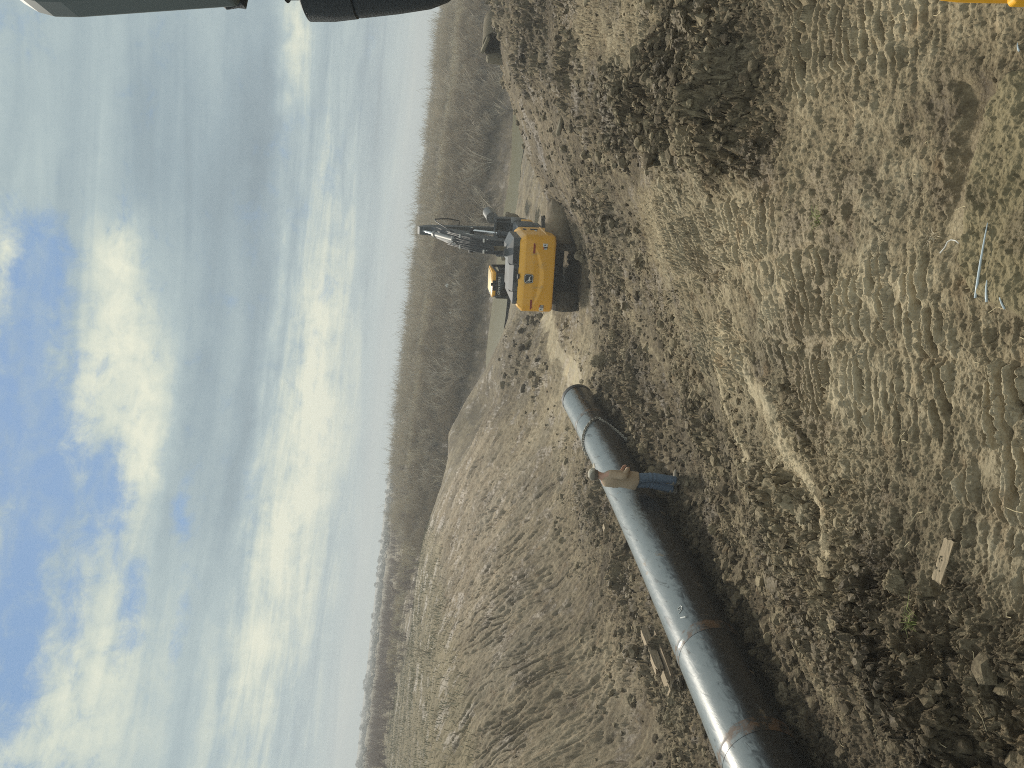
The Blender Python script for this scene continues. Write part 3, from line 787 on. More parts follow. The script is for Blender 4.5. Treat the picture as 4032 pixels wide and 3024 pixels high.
# even spacing
cum = [0]
for a_, b_ in zip(path[:-1], path[1:]): cum.append(cum[-1] + (b_ - a_).length)
def along(s_):
    for i in range(len(cum) - 1):
        if s_ <= cum[i + 1]:
            return path[i].lerp(path[i + 1], (s_ - cum[i]) / max(1e-6, cum[i + 1] - cum[i]))
    return path[-1]
pitch = 0.062
for i in range(int(cum[-1] / pitch)):
    a_ = along(i * pitch); b_ = along((i + 1) * pitch)
    d = (b_ - a_).normalized(); c_ = (a_ + b_) / 2
    s1 = d.cross(Vector((.3, .9, .2))).normalized()
    if i % 2: s1 = d.cross(s1)
    ring = []
    for k in range(10):
        th = 2 * math.pi * k / 10
        ring.append(c_ + d * (0.050 * math.cos(th)) + s1 * (0.034 * math.sin(th)))
    chn.tube(ring + [ring[0]], 0.0145, 5, caps=False)
tag(chn.build("lifting_chain", pmat("chain_steel", (0.33, 0.31, 0.26), 0.6, metal=0.3, var=.3), smooth='all'), "steel link chain slung over the black pipe and trailing into clay", "chain")

# ------------------------------------------------------------------ timbers
def timber(loc, size, rz, rx, ry, mat, label, name="timber_block", grp=None, ragged=0.0, cat="timber", seed=1):
    rnd = random.Random(seed)
    bm = bmesh.new()
    bmesh.ops.create_cube(bm, size=1.0)
    bmesh.ops.subdivide_edges(bm, edges=list(bm.edges), cuts=5, use_grid_fill=True)
    for v in bm.verts:
        v.co = Vector((v.co.x * size[0], v.co.y * size[1], v.co.z * size[2]))
        e_ = abs(v.co.x) / size[0] * 2
        if e_ > .98: v.co.x += rnd.uniform(-1, 1) * (0.01 + ragged * size[0])
        v.co += Vector((0, rnd.uniform(-1, 1), rnd.uniform(-1, 1))) * (0.002 + ragged * 0.12 * size[1])
    m_ = bpy.data.meshes.new(name); bm.to_mesh(m_); bm.free()
    m_.materials.append(mat)
    o = bpy.data.objects.new(name, m_); COL.objects.link(o)
    o.location = loc; o.rotation_euler = (rx, ry, rz)
    return tag(o, label, cat, grp)
def lay(ixa, iya, ixb, iyb, lift):
    a = hit(ixa, iya); b = hit(ixb, iyb)
    c = (a + b) / 2 + Vector((0, 0, lift)); d = b - a
    return c, d.length, math.atan2(d.y, d.x), -math.atan2(d.z, math.hypot(d.x, d.y))
pdir = math.atan2(14.34, 3.79)
def under(tt, side, down, lift=0.0):
    a = pipe_axis(tt); d = (pipe_axis(tt + .01) - a).normalized(); n = Vector((-d.y, d.x, 0)).normalized()
    if n.x < 0: n = -n
    return a + n * side + Vector((0, 0, -PD / 2 - down + lift))
tl = pt_at_row(2500)
M_WOODC = M_WOODP
c, L, rz, ry = lay(2590, 2490, 2652, 2640, .28)
timber(c, (L * 1.05, .17, .15), rz, R(12), ry, M_WOODP, "pale splintered timber wedged under the left side of the pipe", seed=3, ragged=.06)
c, L, rz, ry = lay(2612, 2510, 2672, 2668, .12)
timber(c, (L * 1.1, .18, .12), rz, 0, ry, M_WOODG, "tan skid timber below the splintered one at the pipe's left side", seed=4, ragged=.03)
c, L, rz, ry = lay(2660, 2655, 2692, 2735, .22)
timber(c, (L, .14, .10), rz, R(-8), ry, M_WOOD, "yellowish plank end poking out left of the pipe's middle weld", seed=5)
c, L, rz, ry = lay(2892, 2517, 2940, 2584, .13)
timber(c, (L, .13, .06), rz, R(-10), ry, M_WOODG, "grey-brown board lying at the right foot of the pipe", seed=6)
timber(hit(2414, 2081) + Vector((0, 0, .2)), (.2, .14, .12), R(65), 0, 0, M_WOOD, "small tan wood block peeping from under the pipe's left side", seed=7)
# the sawn board and the splintered stake on the near clay
c, L, rz, ry = lay(3775, 2130, 3722, 2290, .03)
timber(c, (L, .062, .045), rz, R(-12), ry, M_WOOD, "tan sawn board end lying on the near clay", "wood_board", seed=8, cat="board")
c, L, rz, ry = lay(3712, 2375, 3735, 2478, .03)
timber(c, (L, .032, .028), rz, R(20), ry + R(6), M_WOODP, "splintered grey-tan stake sticking out of the clod pile", "wood_stake", seed=9, ragged=.03, cat="stake")

# ------------------------------------------------------------------ the yellow excavator in the pit
YAW, TILT = R(-18), R(-5.5)
EX = empty("excavator", (5.40, 31.75, -0.50))
EX.rotation_mode = 'XYZ'
EX.rotation_euler = (0, TILT, YAW)
tag(EX, "yellow excavator with grey boom seen from behind at the foot of the ramp", "excavator")
# counterweight and side panels: one swept shell
def rrect_outline():
    pts = []
    hw, yb, yf, rc = 1.46, -3.40, -0.9, 0.30
    pts += [(-hw, yf)]
    for k in range(1, 9): pts.append((-hw, yf + (yb + rc - yf) * k / 8))
    for k in range(1, 8):
        a = math.pi + (math.pi / 2) * k / 8
        pts.append((-hw + rc + rc * math.cos(a), yb + rc + rc * math.sin(a)))
    for k in range(0, 61): pts.append((-hw + rc + (2 * hw - 2 * rc) * k / 60, yb))
    for k in range(1, 8):
        a = 1.5 * math.pi + (math.pi / 2) * k / 8
        pts.append((hw - rc + rc * math.cos(a), yb + rc + rc * math.sin(a)))
    for k in range(1, 9): pts.append((hw, yb + rc + (yf - yb - rc) * k / 8))
    return pts
OUT = rrect_outline()
prof = [(1.22, .10), (1.235, .04), (1.27, .012), (1.32, 0.0)] + [(1.32 + (2.36 - 1.32) * k / 44, 0.0) for k in range(1, 45)] + [(2.40, .012), (2.52, .11), (2.56, .15), (2.575, .20)]
cw = MB(); vs, fs = [], []
for z, ins in prof:
    for (x, y) in OUT:
        ny_ = max(0.0, min(1.0, (-3.05 - y) / 0.35))
        sx_ = x / 1.46
        px = x * (1 - ins / 1.46); py = y + ins * (1 if y < -2.5 else 0)
        if ny_ > 0.9:
            # crescent ledge across the rear face
            u_ = (x + 0.10) / 1.12
            if abs(u_) < 1:
                th = 0.145 * (1 - u_ * u_)
                ztop = 2.02 - 0.20 * (1 - u_ * u_) - 0.02 * (1 - abs(u_))
                k = min(1, max(0, (ztop - z) / max(th, 1e-3)))
                py -= 0.085 * (1 - u_ * u_) ** 0.6 * k if z > 1.3 else 0.085 * (1 - u_ * u_) ** 0.6 * (ins < .03)
            py += 0.05 * max(0, (z - 2.05) / .4)
        elif abs(x) > 1.44 and 1.50 < z < 1.575 and y > -3.05:
            px *= 1.018
        vs.append((px, py, z))
n_ = len(OUT)
for j in range(len(prof) - 1):
    for i in range(n_ - 1):
        fs.append((j * n_ + i, j * n_ + i + 1, (j + 1) * n_ + i + 1, (j + 1) * n_ + i))
fs.append(tuple(range(n_))); fs.append(tuple((len(prof) - 1) * n_ + i for i in range(n_)))
cw.add(vs, fs)
CWO = cw.build("counterweight", M_YEL, EX, smooth=True)
# superstructure deck under and before it
d = MB(); d.box((0, .35, 1.42), (2.7, 2.6, .34), bev=.04); d.box((.95, .6, 1.95), (.95, 1.7, .85), bev=.07)
d.build("upper_frame", M_DGR, EX, smooth=True)
d = MB(); d.box((1.05, 1.75, 1.75), (.75, .75, .5), bev=.06)
d.build("tool_box", M_YEL, EX, smooth=True)
# hoods
def hood(x0, x1, y0, y1, z0, z1, ch, chl, chr_):
    m_ = MB()
    b = [(x0, y0, z0), (x1, y0, z0), (x1, y1, z0), (x0, y1, z0)]
    mlev = z0 + (z1 - z0) * .62
    m1 = [(x0, y0 + .02, mlev), (x1, y0 + .02, mlev), (x1, y1, mlev), (x0, y1, mlev)]
    t_ = [(x0 + chl, y0 + ch, z1), (x1 - chr_, y0 + ch, z1), (x1 - chr_, y1, z1), (x0 + chl, y1, z1)]
    m_.add(b + m1 + t_, [(0, 1, 5, 4), (1, 2, 6, 5), (2, 3, 7, 6), (3, 0, 4, 7), (4, 5, 9, 8), (5, 6, 10, 9), (6, 7, 11, 10), (7, 4, 8, 11), (8, 9, 10, 11), (3, 2, 1, 0)])
    return m_
hood(.30, 1.32, -3.12, -1.3, 2.54, 2.98, .26, .06, .40).build("engine_hood", M_HOOD, EX)
hood(-.72, .285, -3.10, -1.3, 2.54, 2.90, .24, .03, .03).build("engine_hood", M_HOOD, EX)
hood(-1.20, -.735, -3.08, -1.3, 2.54, 2.86, .22, .26, .03).build("engine_hood", M_HOOD, EX)
def mesh_grille(xa, xb, za, zb, yy):
    m_ = MB(); m_.box(((xa + xb) / 2, yy, (za + zb) / 2), (xb - xa, .012, zb - za))
    n = int((xb - xa) / .055)
    for k in range(n + 1):
        x = xa + (xb - xa) * k / n
        m_.tube([(x, yy - .012, za), (x + .05 if x + .05 < xb else xb, yy - .012, zb)], .006, 4, mi=1)
        m_.tube([(x, yy - .014, zb), (x + .05 if x + .05 < xb else xb, yy - .014, za)], .006, 4, mi=1)
    return m_.build("vent_grille", [M_BLK, M_DGR], EX)
mesh_grille(.36, 1.00, 2.60, 2.78, -3.118)
mesh_grille(-.36, .16, 2.62, 2.74, -3.098)
m_ = MB(); m_.tube([(.70, -2.75, 2.80), (.70, -2.72, 3.12)], .15, 20); m_.build("exhaust_base", M_DGR, EX, smooth=True)
m_ = MB(); m_.tube([(.72, -1.9, 2.9), (.72, -1.9, 3.30), (.72, -1.95, 3.42), (.72, -2.05, 3.50)], [.085, .085, .09, .095], 16, caps=False)
m_.tube([(.72, -2.035, 3.485), (.72, -2.045, 3.495)], .09, 16, mi=1)
m_.build("exhaust_pipe", [M_RUST, M_BLK], EX, smooth=True)
m_ = MB(); m_.box((-.10, -3.22, 2.585), (.20, .12, .09), bev=.035); m_.build("rear_camera", M_BLK, EX, smooth=True)
for x in (.28, -.45, -1.0):
    m_ = MB(); m_.box((x, -3.14, 2.585), (.10, .05, .03), bev=.008); m_.build("lifting_eye_cover", M_BLK, EX)
# reflectors and decals
for x, z, s_ in ((1.0, 2.06, 1), (-1.14, 2.06, -1)):
    m_ = MB(); a_ = .185
    poly = [(-a_, -.035), (a_ - (.06 if s_ > 0 else 0), -.035), (a_, .0), (a_, .035), (-a_, .035)] if s_ > 0 else [(-a_, .0), (-a_ + .06, -.035), (a_, -.035), (a_, .035), (-a_, .035)]
    m_.prism(poly, .02, Matrix.Translation((x, -3.415 + .0, z)))
    m_.build("reflector", M_RED, EX)
for x, z in ((.99, 1.66), (-1.16, 1.66)):
    m_ = MB(); y_ = -3.455 + .03
    y_ = -3.4 - 0.085 * max(0, 1 - ((x + .1) / 1.12) ** 2) ** .6 - .004
    M0 = Matrix.Translation((x, y_, z))
    sq = lambda a, b, c_, d_: [(a, b), (c_, b), (c_, d_), (a, d_)]
    m_.prism(sq(-.20, -.085, -.075, .085), .012, M0, 0)
    m_.prism(sq(.085, -.085, .20, .085), .012, M0, 0)
    m_.prism(sq(-.072, -.085, .082, .045), .012, M0, 1)
    m_.prism(sq(-.072, .047, .082, .085), .012, M0, 2)
    M1 = Matrix.Translation((x, y_ - .003, z))
    for k in range(3): m_.prism(sq(-.05, -.065 + .035 * k, .055 - .02 * (k % 2), -.048 + .035 * k), .003, M1, 0)
    m_.prism([(-.17, -.03), (-.15, .05), (-.13, .06), (-.11, -.05), (-.135, .0)], .003, M1, 1)
    m_.prism([(.11, -.02), (.13, .05), (.16, .03), (.175, -.04), (.145, -.01)], .003, M1, 1)
    m_.build("warning_decal", [M_WHITE, M_BLK, M_ORG], EX)
def shield(hw, hh, M, mi, m_, t=.012):
    pts = []
    for cx_, cz_, a0 in ((1, 1, 0), (-1, 1, 90), (-1, -1, 180), (1, -1, 270)):
        for k in range(6):
            a = R(a0 + 18 * k); r_ = .075 * hw / .17
            pts.append((cx_ * (hw - r_) * (0.93 if cz_ < 0 else 1) + r_ * math.cos(a), cz_ * (hh - r_) + r_ * math.sin(a)))
    m_.prism(pts, t, M, mi)
em = MB()
ye = -3.4 + .05 * .35 - .0
shield(.175, .171, Matrix.Translation((-.15, ye - .022, 2.20)), 0, em, .03)
shield(.164, .160, Matrix.Translation((-.15, ye - .026, 2.20)), 1, em, .004)
shield(.146, .142, Matrix.Translation((-.15, ye - .030, 2.20)), 0, em, .004)
deer = [(-.98, .22), (-.86, .34), (-.74, .40), (-.95, .62), (-1.0, .92), (-.84, .70), (-.80, 1.0), (-.68, .70), (-.62, .48), (-.52, .36), (-.30, .16), (.15, .10), (.45, .02), (.62, -.10), (.70, .02), (.72, -.16), (.95, -.42), (1.02, -.78), (.80, -.46), (.52, -.36), (.22, -.32), (-.1, -.36), (-.34, -.50), (-.30, -.72), (-.52, -.86), (-.46, -.62), (-.56, -.44), (-.62, -.20), (-.86, -.36), (-1.0, -.30), (-.76, -.12), (-.70, .08), (-.84, .18)]
em.prism([(p[0] * .112, p[1] * .112) for p in deer], .004, Matrix.Translation((-.15, ye - .034, 2.195)), 1)
em.build("emblem_plate", [M_BLK, M_WHITE], EX)
# right-hand side panel fittings
sd_ = MB()
def on_side(m_, y0, y1, z0, z1, mi, out=.01):
    m_.box((1.462, (y0 + y1) / 2, (z0 + z1) / 2), (out * 2, y1 - y0, z1 - z0), mi=mi)
on_side(sd_, -1.85, -1.45, 2.19, 2.30, 0); sd_.build("side_decal", [M_BLK, M_WHITE], EX); sd_ = MB(); on_side(sd_, -2.1, -1.85, 1.80, 1.88, 1)
sd_.build("side_decal", [M_BLK, M_WHITE], EX)
sd_ = MB(); on_side(sd_, -1.75, -1.52, 1.74, 2.02, 0, .025)
sd_.build("door_latch", [M_BLK], EX)
# cab
cab = MB()
cx0, cx1, cy0, cy1, cz0, cz1 = -1.46, -.42, -.80, .95, 1.25, 3.15
b = [(cx0, cy0, cz0), (cx1, cy0, cz0), (cx1, cy1 + .15, cz0), (cx0, cy1 + .15, cz0), (cx0, cy0, cz1), (cx1, cy0, cz1), (cx1, cy1 - .25, cz1 + .12), (cx0, cy1 - .25, cz1 + .12)]
for i, j in ((0, 4), (1, 5), (2, 6), (3, 7), (4, 5), (5, 6), (6, 7), (7, 4), (0, 1), (1, 2), (2, 3), (3, 0)):
    cab.tube([b[i], b[j]], .05, 8)
cab.box(((cx0 + cx1) / 2, cy0 + .02, 1.75), (1.04, .06, 1.0)); cab.box((cx1 - .02, .1, 1.65), (.05, 1.75, .8))
cab.box((cx0 + .02, .1, 1.5), (.05, 1.75, .5))
CABO = cab.build("cab", M_BLK, EX, smooth=True)
g = MB(); g.box(((cx0 + cx1) / 2, cy0 - .01, 2.72), (.98, .03, .86), bev=.01); g.box((cx1 + .005, .1, 2.55), (.02, 1.6, 1.0), bev=.004); g.box((cx0 - .005, .1, 2.45), (.02, 1.6, 1.3), bev=.004)
GL = g.build("cab_window", M_BGLASS, EX, smooth=True)
rf = MB()
rf.box((-.94, .02, 3.28), (1.06, 1.62, .18), bev=.06); rf.box((-.94, -.76, 3.25), (1.02, .10, .17), bev=.03)
rf.box((-.94, .0, 3.37), (.9, 1.4, .05), bev=.022, mi=1)
RFO = rf.build("cab_roof", [M_YEL, pmat("cream_roof_paint", (0.70, 0.52, 0.22), .45, var=.1)], EX, smooth=True)
m_ = MB(); m_.box((-.97, -.82, 3.25), (.42, .03, .15), bev=.01); m_.box((-.92, -.83, 3.36), (.12, .06, .09), bev=.02); m_.build("roof_lamp_panel", M_BLK, EX, smooth=True)
m_ = MB(); m_.tube([(-1.30, -.6, 3.30), (-1.30, -.6, 3.42)], .028, 8); m_.build("roof_beacon", M_WHITE, EX, smooth=True)
m_ = MB(); m_.tube([(-1.42, -.84, 2.3), (-1.42, -.86, 3.22), (-1.40, -.70, 3.36), (-1.40, .2, 3.40)], .022, 8); m_.tube([(-1.42, -.86, 2.40), (-1.05, -.88, 2.66)], .025, 8); m_.tube([(-1.42, -.86, 2.25), (-.98, -.88, 2.52)], .025, 8); m_.build("cab_handrail", M_DGR, EX, smooth=True)
def text_mesh(body, size, extrude, M, mat, name, parent):
    fc = bpy.data.curves.new(name, 'FONT'); fc.body = body; fc.size = size; fc.extrude = extrude; fc.align_x = 'CENTER'; fc.align_y = 'CENTER'
    to = bpy.data.objects.new(name + "_source", fc); COL.objects.link(to)
    bpy.context.view_layer.update()
    dg = bpy.context.evaluated_depsgraph_get()
    m2 = bpy.data.meshes.new_from_object(to.evaluated_get(dg))
    bpy.data.objects.remove(to)
    m2.name = name; m2.materials.clear(); m2.materials.append(mat)
    o = bpy.data.objects.new(name, m2); COL.objects.link(o); o.parent = parent; o.matrix_local = M
    return o
text_mesh("JOHN DEERE", .135, .004, Matrix.Translation((-.98, cy0 - .034, 3.055)) @ Matrix.Rotation(R(90), 4, 'X'), M_WHITE, "window_lettering", EX)
# boom
def beam(path, widths, heights, x0, name, mat, parent):
    """box-section beam in the y,z plane"""
    m_ = MB(); vs, fs = [], []
    for i, (y, z) in enumerate(path):
        a = path[max(0, i - 1)]; c_ = path[min(len(path) - 1, i + 1)]
        dy_, dz_ = c_[0] - a[0], c_[1] - a[1]; L_ = math.hypot(dy_, dz_); ny_, nz_ = -dz_ / L_, dy_ / L_
        hw, hh = widths[i] / 2, heights[i] / 2
        for sx, sn in ((-1, -1), (1, -1), (1, 1), (-1, 1)):
            vs.append((x0 + sx * hw, y + ny_ * hh * sn, z + nz_ * hh * sn))
    for i in range(len(path) - 1):
        for k in range(4):
            fs.append((i * 4 + k, i * 4 + (k + 1) % 4, (i + 1) * 4 + (k + 1) % 4, (i + 1) * 4 + k))
    fs += [(3, 2, 1, 0), tuple((len(path) - 1) * 4 + k for k in range(4))]
    m_.add(vs, fs)
    return m_.build(name, mat, parent)
BX = .34
BLOW = .93
bp = [(.55, 1.95), (.9, 2.55), (1.35, 3.2), (1.95, 3.8), (2.6, 4.22), (3.4, 4.66), (4.3, 5.15), (5.15, 5.62), (5.45, 5.8)]
BOOM = beam(bp, [.58, .60, .60, .60, .60, .55, .48, .42, .42], [.5, .7, .85, .95, .98, .85, .65, .45, .34], BX, "boom", M_DGR, EX)
m_ = MB()
for k in range(4): m_.box((BX + .305, 2.15 + .13 * k, 4.02 + .08 * k), (.012, .09, .13), rot=Matrix.Rotation(R(32), 4, 'X'))
m_.build("boom_lettering", M_WHITE, BOOM)
for sx in (-1, 1):
    x = BX + sx * .44
    m_ = MB(); m_.tube([(x, 1.15, 1.45), (x, 1.98, 2.85)], .115, 14); m_.tube([(x, 1.95, 2.8), (x, 2.02, 2.94)], .14, 14)
    cyo = m_.build("boom_cylinder", M_DGR, EX, smooth=True)
    m_ = MB(); m_.tube([(x, 2.0, 2.9), (x, 2.62, 4.0)], .055, 12); m_.build("cylinder_rod", M_CHR, cyo, smooth=True)
    m_ = MB(); m_.tube([(x - sx * .18, 2.65, 4.05), (x + sx * .10, 2.65, 4.05)], .11, 14); m_.tube([(x + sx * .10, 2.65, 4.05), (x + sx * .125, 2.65, 4.05)], .06, 10, mi=1); m_.build("cylinder_pin", [M_BLK, M_WHITE], cyo, smooth=True)
# stick cylinder along the boom's back
m_ = MB(); m_.tube([(BX, 2.75, 4.86), (BX, 4.15, 5.66)], .115, 16); m_.tube([(BX, 4.08, 5.62), (BX, 4.22, 5.70)], .15, 16); m_.box((BX, 2.72, 4.83), (.30, .22, .26), bev=.03)
SC = m_.build("stick_cylinder", M_STEEL, EX, smooth=True)
m_ = MB(); m_.tube([(BX, 4.2, 5.69), (BX, 5.35, 6.32)], .06, 12); m_.build("cylinder_rod", M_CHR, SC, smooth=True)
# stick hanging ahead, and bucket
sp = [(5.25, 6.42), (5.42, 5.9), (5.75, 5.1), (6.0, 4.2), (6.2, 3.2), (6.3, 2.7)]
STK = beam(sp, [.36, .42, .40, .36, .34, .34], [.30, .72, .70, .55, .42, .34], BX, "stick", M_DGR, EX)
m_ = MB(); m_.tube([(BX, 6.45, 5.6), (BX, 6.62, 4.2)], .10, 12); m_.tube([(BX, 6.62, 4.2), (BX, 6.72, 3.2)], .055, 12, mi=1); m_.build("bucket_cylinder", [M_DGR, M_CHR], EX, smooth=True)
m_ = MB()
arc = [(6.35, 2.75), (6.75, 2.6), (6.95, 2.1), (6.8, 1.5), (6.4, 1.15), (5.9, 1.2), (5.55, 1.6), (5.60, 1.66), (5.95, 1.36), (6.38, 1.30), (6.70, 1.6), (6.82, 2.1), (6.66, 2.48), (6.3, 2.62)]
pr = [(p[0], p[1]) for p in arc]
Mx = Matrix.Translation((BX - .62, 0, 0)) @ Matrix(((0, 1, 0, 0), (1, 0, 0, 0), (0, 0, 1, 0), (0, 0, 0, 1)))
m_.prism(pr, 1.24, Mx)
side = [(6.35, 2.75), (6.75, 2.6), (6.95, 2.1), (6.8, 1.5), (6.4, 1.15), (5.9, 1.2), (5.55, 1.6)]
for x in (BX - .62, BX + .60):
    m_.prism(side, .03, Matrix.Translation((x, 0, 0)) @ Matrix(((0, 1, 0, 0), (1, 0, 0, 0), (0, 0, 1, 0), (0, 0, 0, 1))))
m_.build("bucket", M_DGR, EX)
# hoses over the boom's back
hz = MB()
for k, x in enumerate((-.27, -.20, -.10, .0, .10, .20, .27)):
    pts = []
    for i in range(13):
        f_ = i / 12 * 5.0
        j = int(min(4, f_)); q_ = f_ - j
        y = bp[j][0] + (bp[j + 1][0] - bp[j][0]) * q_; z = bp[j][1] + (bp[j + 1][1] - bp[j][1]) * q_
        hh = [.5, .7, .85, .95, .98, .85][j] + ([.5, .7, .85, .95, .98, .85][min(5, j + 1)] - [.5, .7, .85, .95, .98, .85][j]) * q_
        dy_, dz_ = bp[j + 1][0] - bp[j][0], bp[j + 1][1] - bp[j][1]; L_ = math.hypot(dy_, dz_)
        off_ = hh / 2 + .05 + .02 * (k % 2)
        pts.append((BX + x + .02 * math.sin(i * .9 + k), y - dz_ / L_ * off_, z + dy_ / L_ * off_))
        if i in (2, 5, 9) and k in (0, 5):
            p = pts[-1]; cl = MB(); cl.box((BX + x + .04, p[1] - .03, p[2] + .02), (.16, .05, .07), bev=.01); cl.build('hose_clamp', M_WHITE, EX)
        if i in (5,) and k in (1, 6): cl = MB(); cl.box((BX + x, pts[-1][1] - .03, pts[-1][2] - .12), (.07, .06, .07), bev=.02); cl.build('hose_clamp', M_WHITE, EX)
    hz.tube(pts, .026, 7)
hz.build("hydraulic_hose", M_BLK, EX, smooth='all')
m_ = MB()
m_.tube([(BX + .24, 2.9, 4.75), (BX + .40, 3.6, 5.2), (BX + .55, 4.3, 5.6), (BX + .62, 4.6, 5.68), (BX + .62, 4.9, 5.4), (BX + .60, 5.2, 5.0), (BX + .5, 5.4, 4.5), (BX + .25, 5.6, 4.5)], .03, 7)
m_.tube([(BX + .12, 2.9, 4.78), (BX + .26, 3.7, 5.25), (BX + .30, 4.6, 5.7)], .025, 7)
m_.build("hydraulic_hose", M_BLK, EX, smooth='all')
m_ = MB(); m_.tube([(BX - .06, 2.5, 4.86), (BX - .12, 2.7, 5.02), (BX - .16, 3.0, 5.12)], .03, 7); m_.tube([(BX - .12, 2.35, 4.74), (BX - .2, 2.5, 4.9)], .035, 7); m_.build("steel_fitting", M_STEEL, EX, smooth=True)
# right-hand handrail and mirror
m_ = MB()
m_.tube([(1.30, 1.9, 1.95), (1.30, 1.9, 3.05), (1.18, 1.6, 3.15), (.78, 1.2, 3.12), (.72, 1.1, 3.0)], .025, 8)
m_.tube([(1.40, 2.1, 1.6), (1.40, 2.1, 3.1), (1.36, 1.4, 3.12), (1.36, 1.4, 2.3)], .022, 8)
m_.tube([(.95, 1.5, 1.7), (.95, 1.5, 2.45)], .02, 8); m_.tube([(1.1, 1.5, 1.7), (1.1, 1.5, 2.45)], .02, 8)
m_.build("handrail", M_DGR, EX, smooth=True)
m_ = MB(); m_.box((1.44, 1.35, 2.25), (.26, .06, .42), bev=.03); m_.build("side_mirror", M_STEEL, EX, smooth=True)
# undercarriage
uc = MB(); uc.box((0, 0, .78), (1.7, 2.6, .5), bev=.05); uc.tube([(0, 0, .95), (0, 0, 1.28)], .72, 32)
uc.build("undercarriage", M_BLK, EX)
for sx in (-1, 1):
    xc = sx * 1.2
    tr = MB()
    loop = []
    Rw, yc = .50, 2.0
    for k in range(13):
        a = R(-90 + 180 * k / 12); loop.append((yc + Rw * math.cos(a), Rw + .03 + Rw * math.sin(a)))
    for k in range(1, 16): loop.append((yc - 2 * yc * k / 16, 2 * Rw + .03))
    for k in range(13):
        a = R(90 + 180 * k / 12); loop.append((-yc + Rw * math.cos(a), Rw + .03 + Rw * math.sin(a)))
    for k in range(1, 16): loop.append((-yc + 2 * yc * k / 16, .03))
    n = len(loop)
    for i in range(n):
        a = Vector((0, *loop[i])); b_ = Vector((0, *loop[(i + 1) % n])); d_ = (b_ - a); c_ = (a + b_) / 2
        ang = math.atan2(d_.z, d_.y); rot = Matrix.Rotation(ang, 4, 'X')
        tr.box((xc, c_.y, c_.z), (.80, d_.length * .96, .035), rot=rot)
        nrm = Vector((0, math.sin(ang), -math.cos(ang)))
        for q_ in (-.4, 0, .4):
            g_ = c_ + d_ * q_ + nrm * .03
            tr.box((xc, g_.y, g_.z), (.78, .02, .035), rot=rot)
    TRK = tr.build("track", M_TRK, EX)
    fr = MB(); fr.box((xc, 0, .52), (.36, 3.8, .42), bev=.05)
    for y in (-2.0, 2.0): fr.tube([(xc - .2, y, .53), (xc + .2, y, .53)], .40, 24)
    for k in range(7): fr.tube([(xc - .2, -1.5 + .5 * k, .2), (xc + .2, -1.5 + .5 * k, .2)], .13, 12)
    fr.build("track_frame", M_TRK, EX)

# ------------------------------------------------------------------ the man on the clay
PX, PY = -1.72, 15.45
MAN = empty("person", (PX, PY, float(base(PX, PY)) + .03), (0, 0, R(-52)))
MAN.scale = (1.09, 1.09, 1.09)
tag(MAN, "man in tan long-sleeved shirt, jeans and cap standing beside the pipe", "person")
M_SKIN = pmat("skin", (0.50, 0.29, 0.20), .55, var=.12)
M_SHIRT = pmat("tan_shirt", (0.43, 0.325, 0.215), .9, var=.14, scale=5, bump=.5, bscale=14)
M_JEAN = pmat("blue_denim", (0.13, 0.19, 0.275), .85, var=.35, scale=7, bump=.5, bscale=18)
M_BOOT = pmat("dusty_boots", (0.26, 0.23, 0.18), .85, var=.3)
M_CAP = pmat("sun_bleached_cap", (0.46, 0.42, 0.34), .9, var=.15)
M_CAPB = pmat("cap_mesh_back", (0.20, 0.18, 0.14), .9, var=.35, scale=30)
M_HAIR = pmat("grey_brown_hair", (0.12, 0.095, 0.07), .8, var=.35, scale=30)
def skin(name, nodes, edges, mat, parent, levels=2, root=0):
    """nodes: list of (pos, radius); grown with a skin modifier and frozen"""
    m0 = bpy.data.meshes.new(name + "_bones"); m0.from_pydata([n_[0] for n_ in nodes], edges, [])
    o0 = bpy.data.objects.new(name + "_bones", m0); COL.objects.link(o0)
    md = o0.modifiers.new("s", 'SKIN'); md.use_smooth_shade = True; md.branch_smoothing = .3
    sb = o0.modifiers.new("d", 'SUBSURF'); sb.levels = levels; sb.render_levels = levels
    if not m0.skin_vertices:
        m0.attributes  # layer is made with the modifier below
        bm = bmesh.new(); bm.from_mesh(m0); bm.verts.layers.skin.verify(); bm.to_mesh(m0); bm.free()
    for i, (p, r_) in enumerate(nodes):
        rr2 = r_ if isinstance(r_, tuple) else (r_, r_)
        m0.skin_vertices[0].data[i].radius = rr2
        m0.skin_vertices[0].data[i].use_root = (i == root)
    bpy.context.view_layer.update()
    dg = bpy.context.evaluated_depsgraph_get()
    m2 = bpy.data.meshes.new_from_object(o0.evaluated_get(dg)); m2.name = name
    bpy.data.objects.remove(o0)
    m2.materials.clear(); m2.materials.append(mat)
    m2.polygons.foreach_set("use_smooth", [True] * len(m2.polygons))
    o = bpy.data.objects.new(name, m2); COL.objects.link(o); o.parent = parent
    return o
# joints, facing +Y
J = dict(pel=(0, 0, .95), sp1=(0, .01, 1.12), sp2=(0, .0, 1.30), nk0=(0, -.01, 1.46), nk=(0, .03, 1.54), hd=(0, .07, 1.63), ht=(0, .08, 1.71),
         shR=(.185, -.01, 1.42), elR=(.27, -.10, 1.15), wrR=(.17, .13, 1.03), shL=(-.185, 0, 1.42), elL=(-.25, .02, 1.14), wrL=(-.08, .20, 1.08),
         hpR=(.085, 0, .90), knR=(.095, .06, .50), anR=(.105, .02, .09), toR=(.125, .20, .04), hpL=(-.085, 0, .90), knL=(-.09, .02, .50), anL=(-.095, -.06, .09), toL=(-.11, .11, .04))
names = list(J)
rad = dict(pel=.12, sp1=.115, sp2=.125, nk0=.07, nk=.055, hd=.088, ht=.07, shR=.055, elR=.042, wrR=.030, shL=.055, elL=.042, wrL=.030, hpR=.085, knR=.058, anR=.042, toR=.035, hpL=.085, knL=.058, anL=.042, toL=.035)
